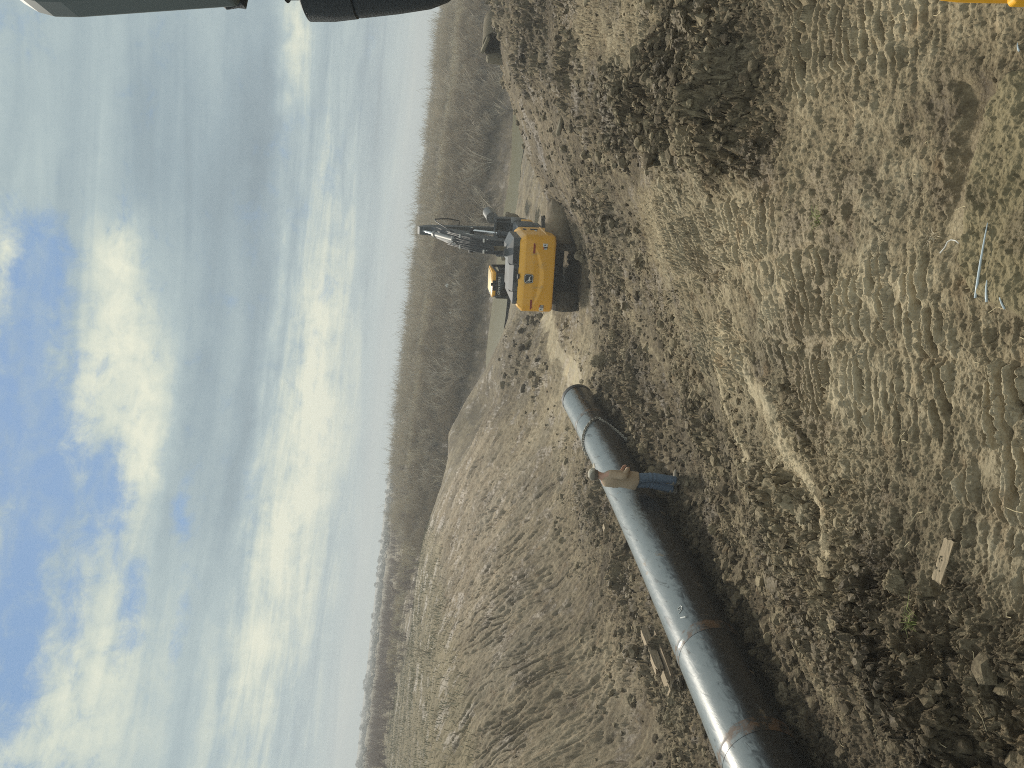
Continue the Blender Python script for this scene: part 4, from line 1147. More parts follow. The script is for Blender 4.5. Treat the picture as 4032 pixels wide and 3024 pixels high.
nodes = [(J[k], rad[k]) for k in names]; ix_ = {k: i for i, k in enumerate(names)}
ed = [('pel', 'sp1'), ('sp1', 'sp2'), ('sp2', 'nk0'), ('nk0', 'nk'), ('nk', 'hd'), ('hd', 'ht'), ('nk0', 'shR'), ('shR', 'elR'), ('elR', 'wrR'), ('nk0', 'shL'), ('shL', 'elL'), ('elL', 'wrL'), ('pel', 'hpR'), ('hpR', 'knR'), ('knR', 'anR'), ('anR', 'toR'), ('pel', 'hpL'), ('hpL', 'knL'), ('knL', 'anL'), ('anL', 'toL')]
ed = [(ix_[a], ix_[b]) for a, b in ed]
def add_node(p, r_, par):
    nodes.append((p, r_)); ed.append((par, len(nodes) - 1)); return len(nodes) - 1
for side_, sx in (('wrR', 1), ('wrL', -1)):
    wv = Vector(J[side_]); fdir = (Vector((-.55 * sx, .75, -.25))).normalized(); lat = Vector((0, .25, -1)).normalized()
    palm = add_node(tuple(wv + fdir * .06), .028, ix_[side_])
    for k in range(4):
        base_ = wv + fdir * .095 + lat * (.018 * (k - 1.5) * 1.1)
        L_ = (.070, .078, .074, .058)[k]
        a = add_node(tuple(base_), .0095, palm)
        b_ = add_node(tuple(base_ + fdir * L_ * .55 + Vector((-.012 * sx, 0, -.008))), .0085, a)
        add_node(tuple(base_ + fdir * L_ * .8 + Vector((-.034 * sx, -.012, -.014))), .0075, b_)
    th_ = wv + fdir * .045 - lat * .032
    a = add_node(tuple(th_), .011, palm); add_node(tuple(th_ + fdir * .04 - lat * .018), .009, a)
add_node((0, .168, 1.618), .014, ix_['hd'])                      # nose
for sx in (-1, 1): add_node((sx * .088, .05, 1.625), .016, ix_['hd'])  # ears
BODY = skin("body", nodes, ed, M_SKIN, MAN)
for sx in (-1, 1):
    m_ = MB(); m_.tube([(sx * .032, .150, 1.648), (sx * .032, .158, 1.648)], [.010, .006], 10); m_.build("eye", M_BLK, MAN, smooth=True)
m_ = MB(); m_.box((0, .150, 1.578), (.045, .012, .008), bev=.003); m_.build("mouth", pmat("lips", (.36, .15, .12), .6), MAN)
# shirt: lofted torso with two sleeves
def loft(rings, n=28):
    m_ = MB(); vs, fs = [], []
    for (cx_, cy_, cz_, rx, ry) in rings:
        for k in range(n):
            a = 2 * math.pi * k / n
            f_ = 1 + .025 * math.sin(a * 5 + cz_ * 30) * (cz_ < 1.35)
            c_, s_ = math.cos(a), math.sin(a)
            vs.append((cx_ + rx * f_ * math.copysign(abs(c_) ** .8, c_), cy_ + ry * f_ * math.copysign(abs(s_) ** .8, s_), cz_))
    for i in range(len(rings) - 1):
        for k in range(n):
            fs.append((i * n + k, i * n + (k + 1) % n, (i + 1) * n + (k + 1) % n, (i + 1) * n + k))
    m_.add(vs, fs)
    return m_
tors = loft([(0, .0, .83, .196, .145), (0, .0, .86, .200, .150), (0, .0, .95, .192, .145), (0, .01, 1.08, .178, .137), (0, .005, 1.20, .186, .138), (0, 0, 1.30, .200, .138), (0, -.005, 1.38, .208, .125), (0, -.005, 1.43, .190, .105), (0, 0, 1.465, .135, .085), (0, .008, 1.49, .085, .07), (0, .015, 1.505, .068, .066)])
def sleeve(m_, a, b, c_, sx):
    a, b, c_ = Vector(a), Vector(b), Vector(c_)
    pts, rs = [], []
    for k in range(9):
        t_ = k / 8; pts.append(a.lerp(b, t_)); rs.append(.080 - .016 * t_ + .004 * math.sin(k * 2.4))
    for k in range(1, 9):
        t_ = k / 8; pts.append(b.lerp(c_, t_)); rs.append(.064 - .020 * t_ + .005 * math.sin(k * 2.9))
    m_.tube(pts, rs, 16)
sleeve(tors, (.165, -.005, 1.40), J['elR'], J['wrR'], 1); sleeve(tors, (-.165, 0, 1.40), J['elL'], J['wrL'], -1)
tors.build("shirt", M_SHIRT, MAN, smooth='all')
# jeans
jn = loft([(0, .0, .78, .12, .10), (0, .0, .82, .175, .125), (0, .0, .90, .178, .13), (0, .0, 1.0, .165, .125)])
for pts in ([(.082, .0, .90), (.086, .03, .70), (.094, .055, .52), (.10, .045, .32), (.105, .02, .06)], [(-.082, 0, .90), (-.086, .015, .70), (-.09, .02, .52), (-.092, -.02, .32), (-.095, -.06, .06)]):
    pp, rr6 = [], []
    for k in range(33):
        f_ = k / 32 * 4; a = int(min(3, f_)); q_ = f_ - a
        v_ = Vector(pts[a]).lerp(Vector(pts[a + 1]), q_)
        pp.append(v_); zz = v_.z
        r_ = .098 - .018 * (1 - zz / .9) * 1.4
        if zz < .22: r_ += .008 * math.sin(zz * 95) + .004
        if .42 < zz < .62: r_ += .006 * math.sin(zz * 80)
        rr6.append(r_)
    jn.tube(pp, rr6, 18)
jn.build("jeans", M_JEAN, MAN, smooth='all')
for sx, an, to in ((1, 'anR', 'toR'), (-1, 'anL', 'toL')):
    a, b_ = Vector(J[an]), Vector(J[to])
    m_ = MB(); m_.tube([a + Vector((0, -.02, .06)), a + Vector((0, -.02, .0))], [.055, .058], 14)
    m_.tube([a + Vector((0, -.07, -.04)), a + Vector((0, -.03, -.035)), a + Vector((0, .05, -.035)), b_ + Vector((0, .0, .005)), b_ + Vector((0, .055, 0))], [.04, .055, .056, .05, .022], 14)
    m_.tube([a + Vector((0, -.075, -.08)), a + Vector((0, .06, -.08)), b_ + Vector((0, .06, -.03))], [.035, .04, .03], 10)
    m_.build("boot", M_BOOT, MAN, smooth='all')
# hair and cap
def dome(c, rx, ry, rz, a0, a1, n=24, k=8, mi=0, m_=None):
    m_ = m_ or MB(); vs, fs = [], []
    for j in range(k + 1):
        ph_ = R(a0) + (R(a1) - R(a0)) * j / k
        for i in range(n):
            th = 2 * math.pi * i / n
            vs.append((c[0] + rx * math.cos(ph_) * math.cos(th), c[1] + ry * math.cos(ph_) * math.sin(th), c[2] + rz * math.sin(ph_)))
    for j in range(k):
        for i in range(n): fs.append((j * n + i, j * n + (i + 1) % n, (j + 1) * n + (i + 1) % n, (j + 1) * n + i))
    m_.add(vs, fs, mi); return m_
dome((0, .045, 1.645), .098, .108, .10, -28, 60).build("hair", M_HAIR, MAN, smooth='all')
cp = dome((0, .055, 1.675), .106, .120, .10, -6, 89)
vs = []; fs = []
for i in range(13):
    a = R(25 + 130 * i / 12)
    vs += [(.104 * math.cos(a), .055 + .118 * math.sin(a), 1.672), (.10 * math.cos(a) * 1.05, .07 + .225 * math.sin(a), 1.655), (.10 * math.cos(a) * 1.05, .07 + .225 * math.sin(a), 1.649), (.104 * math.cos(a), .055 + .118 * math.sin(a), 1.664)]
for i in range(12):
    for k in range(4): fs.append((i * 4 + k, i * 4 + (k + 1) % 4, i * 4 + 4 + (k + 1) % 4, i * 4 + 4 + k))
cp.add(vs, fs)
CAP = cp.build("cap", [M_CAP], MAN, smooth='all')
dome((0, .045, 1.672), .108, .116, .097, -2, 55, n=24).build("cap_back", M_CAPB, MAN, smooth='all')

HAZE = 0.0020
# ------------------------------------------------------------------ old drainage pieces
def at(ix, iy, y):
    d = ray(ix, iy)
    return Vector(CAMP + d * (y / d[1]))
# corrugated culvert half buried in the crest on the right
cv = empty("broken_culvert", at(1962, 165, 30.2), (0, R(4), R(-60)))
tag(cv, "half-buried corrugated culvert piece with open dark mouth on the right crest", "culvert")
m_ = MB(); vs, fs = [], []
NL, NA = 40, 26
for i in range(NL + 1):
    yy = -.2 + 1.5 * i / NL; rr3 = .55 + .022 * math.sin(i * 1.9)
    for k in range(NA + 1):
        a = R(-25 + 235 * k / NA)
        vs.append((rr3 * 1.1 * math.cos(a), yy, rr3 * math.sin(a)))
for i in range(NL):
    for k in range(NA): fs.append((i * (NA + 1) + k, i * (NA + 1) + k + 1, (i + 1) * (NA + 1) + k + 1, (i + 1) * (NA + 1) + k))
m_.add(vs, fs)
sh = m_.build("shell", M_CORR, cv, smooth='all')
md = sh.modifiers.new("thickness", 'SOLIDIFY'); md.thickness = .05
m_ = MB(); m_.box((-.05, -.26, .50), (.75, .22, .13), rot=Matrix.Rotation(R(8), 4, 'Y'), bev=.03); m_.box((-.58, -.1, .0), (.14, .6, .6), rot=Matrix.Rotation(R(-10), 4, 'Y'), bev=.04)
m_.build("headwall", M_CONC, cv, smooth=True)
def rough_block(name, loc, size, rz, mat, label, cat, seed, rx=0.0, ry=0.0, amt=.12, kind=None, group=None):
    rnd = random.Random(seed)
    bm = bmesh.new(); bmesh.ops.create_cube(bm, size=1.0)
    bmesh.ops.subdivide_edges(bm, edges=list(bm.edges), cuts=4, use_grid_fill=True)
    for v in bm.verts:
        n_ = Vector((rnd.uniform(-1, 1), rnd.uniform(-1, 1), rnd.uniform(-1, 1))) * amt * .35
        c_ = v.co * 2
        round_ = 1 - .10 * (abs(c_.x) ** 3 * abs(c_.y) ** 3 + abs(c_.y * c_.z) ** 3 + abs(c_.x * c_.z) ** 3)
        v.co = Vector((v.co.x * size[0], v.co.y * size[1], v.co.z * size[2])) * round_ + n_ * min(size)
    bm.normal_update()
    m2 = bpy.data.meshes.new(name); bm.to_mesh(m2); bm.free(); m2.materials.append(mat)
    o = bpy.data.objects.new(name, m2); COL.objects.link(o); o.location = loc; o.rotation_euler = (rx, ry, rz)
    return tag(o, label, cat, group, kind)
rough_block("concrete_chunk", at(1962, 232, 30.5), (.32, .4, .95), R(10), M_CONC, "upright pale concrete chunk standing in the clay next to the culvert", "concrete", 21, ry=R(-6))
rough_block("concrete_slab", hit(2218, 478) + Vector((0, 0, .04)), (.9, .45, .14), R(35), M_CONC, "flat pale slab lying on the slope right of the excavator", "concrete", 22, ry=R(12))
# ragged steel pipe lying right of the excavator
m_ = MB(); vs, fs = [], []
rnd = random.Random(5)
NA = 40
for i in range(13):
    for k in range(NA):
        a = 2 * math.pi * k / NA
        L_ = 1.35 + .10 * math.sin(3 * a + 1) + rnd.uniform(-.08, .08)
        x = -.15 + (L_ + .15) * i / 12
        r_ = .60 + .018 * math.sin(i * 2.9) + .03 * math.sin(2 * a) + rnd.uniform(-.012, .012)
        vs.append((x, r_ * math.cos(a), r_ * math.sin(a) * .97))
for i in range(12):
    for k in range(NA): fs.append((i * NA + k, i * NA + (k + 1) % NA, (i + 1) * NA + (k + 1) % NA, (i + 1) * NA + k))
fs.append(tuple(range(NA)))
m_.add(vs, fs)
o = m_.build("broken_pipe", M_RUST, smooth='all')
md = o.modifiers.new("thickness", 'SOLIDIFY'); md.thickness = .05
o.location = at(2204, 945, 29.5); o.rotation_euler = (0, R(-5), R(-8))
tag(o, "mud-caked broken steel pipe with ragged open end under the excavator's right corner", "pipe")
# things by the creek behind the excavator
gp = empty("galvanised_culvert", at(1938, 858, 50), (0, 0, 0))
tag(gp, "grey round culvert pipe with grated mouth beside the creek", "culvert")
m_ = MB()
ax_ = Vector((.42, .9, .12)).normalized()
m_.tube([(0, 0, 0), ax_ * 1.5], .36, 28, caps=False); m_.build("barrel", M_GPIPE, gp, smooth='all')
m_ = MB(); m_.tube([ax_ * .02, ax_ * .05], .33, 28); m_.build("mouth_plate", M_DGR, gp, smooth=True)
m_ = MB(); s1 = ax_.cross(Vector((0, 0, 1))).normalized(); s2 = s1.cross(ax_)
m_.tube([-s1 * .35, s1 * .35], .022, 6); m_.tube([-s2 * .35, s2 * .35], .022, 6)
ring = [s1 * math.cos(2 * math.pi * k / 24) * .37 + s2 * math.sin(2 * math.pi * k / 24) * .37 for k in range(25)]
m_.tube(ring, .03, 6, caps=False); m_.build("grate", M_GPIPE, gp, smooth='all')
rough_block("concrete_headwall", at(1990, 930, 46), (3.0, .35, .38), R(4), M_CONC, "long speckled concrete beam beyond the excavator, near the creek", "concrete", 23, amt=.05)
rough_block("concrete_barrel", at(2012, 878, 45), (1.0, .8, .95), R(12), M_CORR, "brown concrete block below the speckled beam by the creek", "concrete", 24, amt=.06)
# litter on the far bank
for i, (ix, iy, yy, s_, lb) in enumerate(((1761, 1124, 71, .20, "white plastic scrap caught in the far brush, larger and right of its twin"), (1774, 1231, 71, .13, "small white plastic scrap in the far brush left of the larger one"))):
    bm = bmesh.new(); bmesh.ops.create_icosphere(bm, subdivisions=2, radius=s_)
    rnd = random.Random(40 + i)
    for v in bm.verts: v.co *= rnd.uniform(.55, 1.1); v.co.y *= .6
    m2 = bpy.data.meshes.new("plastic_scrap"); bm.to_mesh(m2); bm.free(); m2.materials.append(M_LITTER)
    o = bpy.data.objects.new("plastic_scrap", m2); COL.objects.link(o)
    p = at(ix, iy, yy); o.location = p; tag(o, lb, "litter")
# bent white wire and puddled shoe prints on the near clay
def nearp(ix, iy, z=None, lift=0.0):
    p = hit(ix, iy)
    zz, *_ = relief(np.array([p.x]), np.array([p.y]))
    return Vector((p.x, p.y, float(zz[0]) + lift))
m_ = MB(); pts = [nearp(*q, lift=.016) for q in ((3722, 1000), (3727, 975), (3733, 953), (3742, 944), (3756, 946), (3768, 957))]
m_.tube(pts, .0035, 6); tag(m_.build("bent_wire", M_WHITE, smooth='all'), "white hook-shaped wire lying on the smooth clay", "wire")
mpd = bpy.data.materials.new("puddle_water"); mpd.use_nodes = True
t = NT(mpd.node_tree)
pb = t.n('ShaderNodeBsdfPrincipled', i_Base_Color=(.16, .18, .18), i_Roughness=.12); pb.inputs['Specular IOR Level'].default_value = .9
t.n('ShaderNodeOutputMaterial', i_0=pb)
M_SKYWATER = pmat("sky_tinted_water", (.50, .58, .62), .35, var=.06, dirt=.1)  # water strips in the prints: reflected sky painted in as pale blue
for (a, b, r_, lb) in (((3886, 1180), (3940, 885), .007, "long puddle strip in the near clay, tinted pale blue like reflected sky"), ((3932, 1196), (3940, 1110), .007, "short puddle strip tinted like reflected sky, beside the long one"), ((3998, 1222), (4003, 1180), .006, "shortest puddle strip tinted like reflected sky, at the edge of the near clay"), ((4007, 200), (3990, 165), .005, "whitish puddle strip tinted like reflected sky, far from the others")):
    m_ = MB(); pa, pb_ = nearp(*a, lift=.022), nearp(*b, lift=.012)
    m_.tube([pa.lerp(pb_, k / 6) + Vector((0, 0, .004 * math.sin(math.pi * k / 6))) for k in range(7)], [r_, r_, r_ * .95, r_ * .85, r_ * .7, r_ * .6, r_ * .35], 10)
    tag(m_.build("water_strip", M_SKYWATER, smooth='all'), lb, "tube")  # category aside, these are water strips in the shoe prints, not tubes

# ------------------------------------------------------------------ clods
def ico(sub):
    bm = bmesh.new(); bmesh.ops.create_icosphere(bm, subdivisions=sub, radius=1.0)
    bm.verts.index_update()
    v = np.array([v.co[:] for v in bm.verts]); f = np.array([[q.index for q in p.verts] for p in bm.faces]); bm.free()
    return v, f
rng = np.random.default_rng(3)
def n3(v, s, seed):
    return perlin(v[:, 0] * s + v[:, 2] * s * .7 + seed, v[:, 1] * s - v[:, 2] * s * .6 + seed * 1.7, 200 + seed)
def clod_shapes(sub, n, amp):
    """lumps grown together: the outer skin of a cluster of balls, then crumbled"""
    out = []
    for k in range(n):
        v, f = ico(sub)
        rad_ = np.full(len(v), .55)
        for q in range(16):
            c_ = rng.normal(size=3); c_ /= np.linalg.norm(c_); c_ *= rng.uniform(.35, .72); rb_ = rng.uniform(.22, .46)
            b_ = v @ c_; disc = b_ * b_ - (c_ @ c_ - rb_ * rb_)
            rad_ = np.maximum(rad_, np.where(disc > 0, b_ + np.sqrt(np.clip(disc, 0, None)), 0))
        w_ = v * rad_[:, None]
        for q in range(4):
            nn = rng.normal(size=3); nn /= np.linalg.norm(nn); over = np.clip(w_ @ nn - rng.uniform(.5, .78), 0, None); w_ = w_ - over[:, None] * nn * .8
        w_ *= (1 + amp * (n3(v, 2.6, k) * .5 + n3(v, 6.0, k + 31) * .6 + (np.abs(n3(v, 12, k + 53)) - .3) * .9 + (np.abs(n3(v, 24, k + 57)) - .3) * (.6 if sub > 2 else 0)))[:, None]
        out.append((w_ * rng.uniform(.75, 1.15, 3), f))
    return out
CL_S = clod_shapes(1, 12, .30); CL_M = clod_shapes(2, 14, .26); CL_L = clod_shapes(4, 14, .27); CL_X = clod_shapes(5, 12, .25)
def mesh_np(name, V, Fq, mat, smooth=False):
    m2 = bpy.data.meshes.new(name); k = Fq.shape[1]
    m2.vertices.add(len(V)); m2.vertices.foreach_set("co", np.ascontiguousarray(V, np.float32).ravel())
    m2.loops.add(Fq.size); m2.loops.foreach_set("vertex_index", np.ascontiguousarray(Fq, np.int32).ravel())
    m2.polygons.add(len(Fq)); m2.polygons.foreach_set("loop_start", np.arange(0, Fq.size, k, dtype=np.int32)); m2.polygons.foreach_set("loop_total", np.full(len(Fq), k, np.int32))
    if smooth: m2.polygons.foreach_set("use_smooth", np.ones(len(Fq), bool))
    m2.update(calc_edges=True); m2.materials.append(mat)
    o = bpy.data.objects.new(name, m2); COL.objects.link(o)
    return o
def rotm(n):
    q = rng.normal(size=(n, 4)); q /= np.linalg.norm(q, axis=1)[:, None]
    a, b, c_, d_ = q.T
    return np.stack([np.stack([1 - 2 * (c_ * c_ + d_ * d_), 2 * (b * c_ - a * d_), 2 * (b * d_ + a * c_)], -1), np.stack([2 * (b * c_ + a * d_), 1 - 2 * (b * b + d_ * d_), 2 * (c_ * d_ - a * b)], -1), np.stack([2 * (b * d_ - a * c_), 2 * (c_ * d_ + a * b), 1 - 2 * (b * b + c_ * c_)], -1)], 1)
CLT = []
def scatter(shapes, n, r0, r1, smin, smax, power, thr, zfac=.25, keep_base=.0):
    """throw clods over the land where it is churned"""
    az2 = rng.uniform(R(-38), R(38), n * 6); rr2 = np.sqrt(rng.uniform(r0 ** 2, r1 ** 2, n * 6)) if r1 < 16 else np.exp(rng.uniform(math.log(r0), math.log(r1), n * 6))
    x = rr2 * np.sin(az2); y = rr2 * np.cos(az2)
    z, tn, cd, ck, rl = relief(x, y)
    keep = rng.uniform(size=len(x)) < np.clip((cd - thr) * 1.3, keep_base, 1) * (1 - .9 * rl)
    dpipe = np.full(len(x), 9.0)
    x, y, z = x[keep][:n], y[keep][:n], z[keep][:n]
    m = len(x)
    s_ = smin * (smax / smin) ** (rng.uniform(size=m) ** power)
    Rm = rotm(m)
    V, Fc, off = [], [], 0
    which = rng.integers(0, len(shapes), m)
    tone_c = tn[keep][:n] + rng.uniform(-.10, .14, m)
    for k, (v, f) in enumerate(shapes):
        ii = np.where(which == k)[0]
        if len(ii) == 0: continue
        vv = np.einsum('nij,vj->nvi', Rm[ii], v) * s_[ii][:, None, None]
        vv[..., 2] *= .8
        vv += np.stack([x[ii], y[ii], z[ii] + s_[ii] * zfac], -1)[:, None, :]
        CLT.append(np.repeat(tone_c[ii], len(v)))
        V.append(vv.reshape(-1, 3)); Fc.append((f[None] + (np.arange(len(ii)) * len(v))[:, None, None]).reshape(-1, 3) + off); off += len(ii) * len(v)
    return np.concatenate(V), np.concatenate(Fc)
M_CLOD = soil_material("clod_soil", attr=False, base_tone=.44)
parts = [scatter(CL_S, 9000, 3.0, 15, .006, .034, 1.8, .10, .25, .035), scatter(CL_M, 3600, 3.0, 15, .025, .10, 2.0, .38, .1), scatter(CL_L, 360, 3.2, 15, .06, .17, 1.9, .58, .0), scatter(CL_S, 8000, 8, 34, .02, .08, 1.6, .08, .2), scatter(CL_M, 2600, 9, 34, .06, .17, 2.0, .3, .1), scatter(CL_M, 420, 30, 58, .12, .36, 1.6, .55, .15), scatter(CL_L, 110, 8, 32, .13, .30, 2.0, .5, .0)]
off = 0; VV, FF = [], []
for v, f in parts:
    VV.append(v); FF.append(f + off); off += len(v)
cl_o = mesh_np("clay_clods", np.concatenate(VV), np.concatenate(FF), M_SOIL, True)
vattr(cl_o.data, 'tone', np.concatenate(CLT))
vattr(cl_o.data, 'crack', np.zeros(len(cl_o.data.vertices)))
vattr(cl_o.data, 'straw', np.zeros(len(cl_o.data.vertices)))
vattr(cl_o.data, 'rill', np.zeros(len(cl_o.data.vertices)))
cl_o.data.set_sharp_from_angle(angle=R(28))
tag(cl_o, "broken clods and crumbs of clay strewn over the churned ground", "clods", kind="stuff")
BIG = [(2395, 1425, .38, "pale weathered clay boulder right of the pipe's far end"), (2452, 1320, .28, "rounded clay lump on the slope between pipe and excavator"), (2492, 1400, .26, "dark clay lump below the pale boulder right of the pipe"), (2510, 1745, .26, "mossy brown clod where the chain trails into the clay"), (2555, 1770, .30, "brown clay boulder just past the chain's end"), (2310, 1010, .34, "tan boulder under the excavator's rear, between its tracks"), (2835, 2085, .17, "single rounded clod left alone near the pipe's right side"), (3320, 2250, .13, "cracked clod on the pit edge above the light bench"),
       (3438, 2470, .15, "big crumbly clod crowning the near clod pile"), (3575, 2300, .10, "fist-like clod between the sawn board and the clod pile"), (2350, 1840, .22, "buff lump on the ground left of the pipe, across from the chain"), (3560, 560, .06, "dark round clod alone on smooth clay right of the near prints")]
for k, (ix, iy, r_, lb) in enumerate(BIG):
    v, f = CL_X[k % len(CL_X)]
    fine = 1 + .04 * n3(v, 9, k + 60)
    p = nearp(ix, iy)
    o = mesh_np("clay_boulder", v * fine[:, None] * r_, f, soil_material("boulder_soil", False, .5) if k == 0 else bpy.data.materials["boulder_soil"], True)
    o.location = p + Vector((0, 0, r_ * .15)); o.rotation_euler = (0, 0, k * 1.3)
    tag(o, lb, "clod")

# ------------------------------------------------------------------ straw, tufts
def blades(name, x, y, z, h, wdt, lean, mat, seed=0, bend=.5):
    r2 = np.random.default_rng(seed); n = len(x)
    th = r2.uniform(0, 2 * np.pi, n); ld = r2.uniform(0, 2 * np.pi, n); ln = lean * r2.uniform(.3, 1.3, n)
    bx, by = np.cos(th) * wdt / 2, np.sin(th) * wdt / 2
    p0 = np.stack([x, y, z - .03], -1)
    side = np.stack([bx, by, np.zeros(n)], -1)
    mid = p0 + np.stack([np.cos(ld) * ln * .35, np.sin(ld) * ln * .35, np.ones(n) * .6], -1) * h[:, None]
    tip = p0 + np.stack([np.cos(ld) * ln, np.sin(ld) * ln, np.ones(n) * (1 - .35 * ln)], -1) * h[:, None]
    V = np.stack([p0 - side, p0 + side, mid - side * .7, mid + side * .7, tip], 1).reshape(-1, 3)
    b = (np.arange(n) * 5)[:, None]
    F_ = np.concatenate([b + np.array([[0, 1, 3]]), b + np.array([[0, 3, 2]]), b + np.array([[2, 3, 4]])])
    return mesh_np(name, V, F_, mat)
# grass on top of the rilled bank
n = 110000
x = rng.uniform(-46, -4, n); y = rng.uniform(19, 72, n)
zb = base(x, y)
keep = (zb > 3.12 + .25 * perlin(x / 1.7, y / 1.7, 300)) & (x < -3 - .10 * y) & (rng.uniform(size=n) < .35 + .9 * sstep(perlin(x / 2.6, y / 2.6, 302), -.3, .3))
x, y = x[keep], y[keep]
z = relief(x, y)[0]
hh = .05 + .16 * rng.uniform(size=len(x)) ** 1.6 + .12 * sstep(perlin(x / 3, y / 3, 304), 0, .5)
tag(blades("bank_grass", x, y, z, hh, .022, .9, M_OLIVE, 1), "olive grass covering the top of the rilled bank", "grass", kind="stuff")
n = 60000
x = rng.uniform(-30, 62, n); y = 79.2 + rng.normal(0, 2.1, n) - .02 * np.abs(x - 10)
z = base(x, y)
tag(blades("dry_grass", x, y, z, .3 + .5 * rng.uniform(size=n), .08, .6, M_DRYG, 2), "band of dry straw-coloured grass along the far terrace", "grass", kind="stuff")
# loose straw on the near clay
m_ = MB(); rs = random.Random(11)
for k in range(150):
    rr5 = rs.uniform(3.3, 9); a = R(rs.uniform(-30, 34)); x, y = rr5 * math.sin(a), rr5 * math.cos(a)
    zz = float(relief(np.array([x]), np.array([y]))[0][0]) + .012
    L_ = rs.uniform(.03, .13); th = rs.uniform(0, 6.28); bnd = rs.uniform(-.03, .03)
    dv = Vector((math.cos(th), math.sin(th), rs.uniform(-.1, .2))) * L_; sv = Vector((-math.sin(th), math.cos(th), .3)) * bnd
    p = Vector((x, y, zz)); m_.tube([p - dv / 2, p + sv, p + dv / 2], .0016 + .0008 * rs.random(), 4)
tag(m_.build("loose_straw", pmat("straw", (.62, .52, .32), .8, var=.2)), "bits of dry straw scattered over the near clay", "straw", kind="stuff")
for k, (ix, iy, hgt, nb, lb) in enumerate(((3252, 868, .085, 46, "lone small green tuft on the flat clay in mid foreground"), (3648, 2455, .085, 40, "green weed tuft in the dark hollow of the clod pile"), (3690, 930, .06, 26, "yellowish weed tuft next to the white hook-shaped wire"), (3480, 945, .05, 16, "thin straw-green tuft in a shoe print of the near clay"))):
    p = nearp(ix, iy); r2 = np.random.default_rng(k + 9)
    xx = p.x + r2.normal(0, .02, nb); yy = p.y + r2.normal(0, .02, nb)
    o = blades("grass_tuft", xx, yy, np.full(nb, p.z + .02), hgt * r2.uniform(.6, 1.3, nb), .005, 1.3, M_GREEN if k < 2 else M_DRYG, k + 70)
    tag(o, lb, "weed")

# ------------------------------------------------------------------ bare brush of the far bank
def bush_mesh(seed, h, stems, twigs, spread, r0):
    rb = random.Random(seed); m_ = MB()
    for s_ in range(stems):
        a = rb.uniform(0, 6.28); ln = rb.uniform(.1, 1) * spread
        p = Vector((rb.uniform(-.25, .25) * spread, rb.uniform(-.25, .25) * spread, -.2)); d = Vector((math.cos(a) * ln, math.sin(a) * ln, 1)).normalized()
        L_ = h * rb.uniform(.55, 1.1); pts = [p]
        for k in range(4):
            d = (d + Vector((rb.uniform(-.22, .22), rb.uniform(-.22, .22), .03))).normalized(); pts.append(pts[-1] + d * L_ / 4)
        m_.tube(pts, [r0, r0 * .85, r0 * .65, r0 * .45, r0 * .2], 3, caps=False)
        for q in range(twigs):
            j = rb.randint(1, 3); b_ = pts[j].lerp(pts[j + 1], rb.random()); a2 = rb.uniform(0, 6.28)
            e_ = (d * .7 + Vector((math.cos(a2), math.sin(a2), rb.uniform(.0, .7))) * .8).normalized(); L2 = L_ * rb.uniform(.18, .42)
            m_.tube([b_, b_ + e_ * L2 * .5, b_ + (e_ + Vector((0, 0, .2))) * L2], [r0 * .5, r0 * .38, r0 * .12], 3, caps=False)
    return np.array(m_.v), np.array(m_.f)
def thicket(name, pts, protos, mat, smin, smax, seed):
    r2 = np.random.default_rng(seed); V, F_, off = [], [], 0
    for (x, y, z) in pts:
        v, f = protos[r2.integers(len(protos))]
        s_ = r2.uniform(smin, smax); a = r2.uniform(0, 6.28); c_, n_ = math.cos(a), math.sin(a)
        w_ = v * s_; w_ = np.stack([w_[:, 0] * c_ - w_[:, 1] * n_, w_[:, 0] * n_ + w_[:, 1] * c_, w_[:, 2] * r2.uniform(.8, 1.2)], -1) + np.array([x, y, z])
        V.append(w_); F_.append(f + off); off += len(v)
    return mesh_np(name, np.concatenate(V), np.concatenate(F_), mat)
PB = [bush_mesh(100 + k, 2.0, 13, 3, .55, .022) for k in range(7)]
PD2 = [bush_mesh(130 + k, 1.2, 15, 3, .9, .024) for k in range(5)]
r2 = np.random.default_rng(12)
def grow(n, xf, yf):
    x = xf(n); y = yf(n); return np.stack([x, y, base(x, y)], -1)
pts = grow(2600, lambda n: r2.uniform(-18, 64, n), lambda n: r2.uniform(82, 100, n))
pts = pts[r2.uniform(size=len(pts)) < .45 + .8 * perlin(pts[:, 0] / 4.5, pts[:, 1] / 4.5, 311)]
tag(thicket("brush_thicket", pts, PB, M_TWIG, .45, 1.25, 1), "thicket of bare beige brush along the top of the far bank", "brush", kind="stuff")
pts = np.concatenate([grow(1800, lambda n: r2.uniform(-16, 62, n), lambda n: 68.5 + 9.5 * r2.uniform(size=n)), ])
tag(thicket("bank_brush", pts, PD2, M_TWIGD, .7, 1.25, 2), "tangle of dark bare brush on the far creek bank", "brush", kind="stuff")
pts = np.concatenate([grow(1000, lambda n: r2.uniform(-75, -10, n), lambda n: r2.uniform(74, 130, n)), grow(160, lambda n: r2.uniform(-40, -13, n), lambda n: r2.uniform(62, 80, n))])
tag(thicket("left_brush", pts, PB, M_TWIGP, .4, .8, 3), "purple-brown bare brush behind the grassy bank top", "brush", kind="stuff")
pts = grow(420, lambda n: r2.uniform(-18, 60, n), lambda n: r2.uniform(69, 84, n))
tag(thicket("pale_brush", pts, PD2, M_TWIGL, .6, 1.5, 8), "pale bleached stems mixed into the brush of the far bank", "brush", kind="stuff")
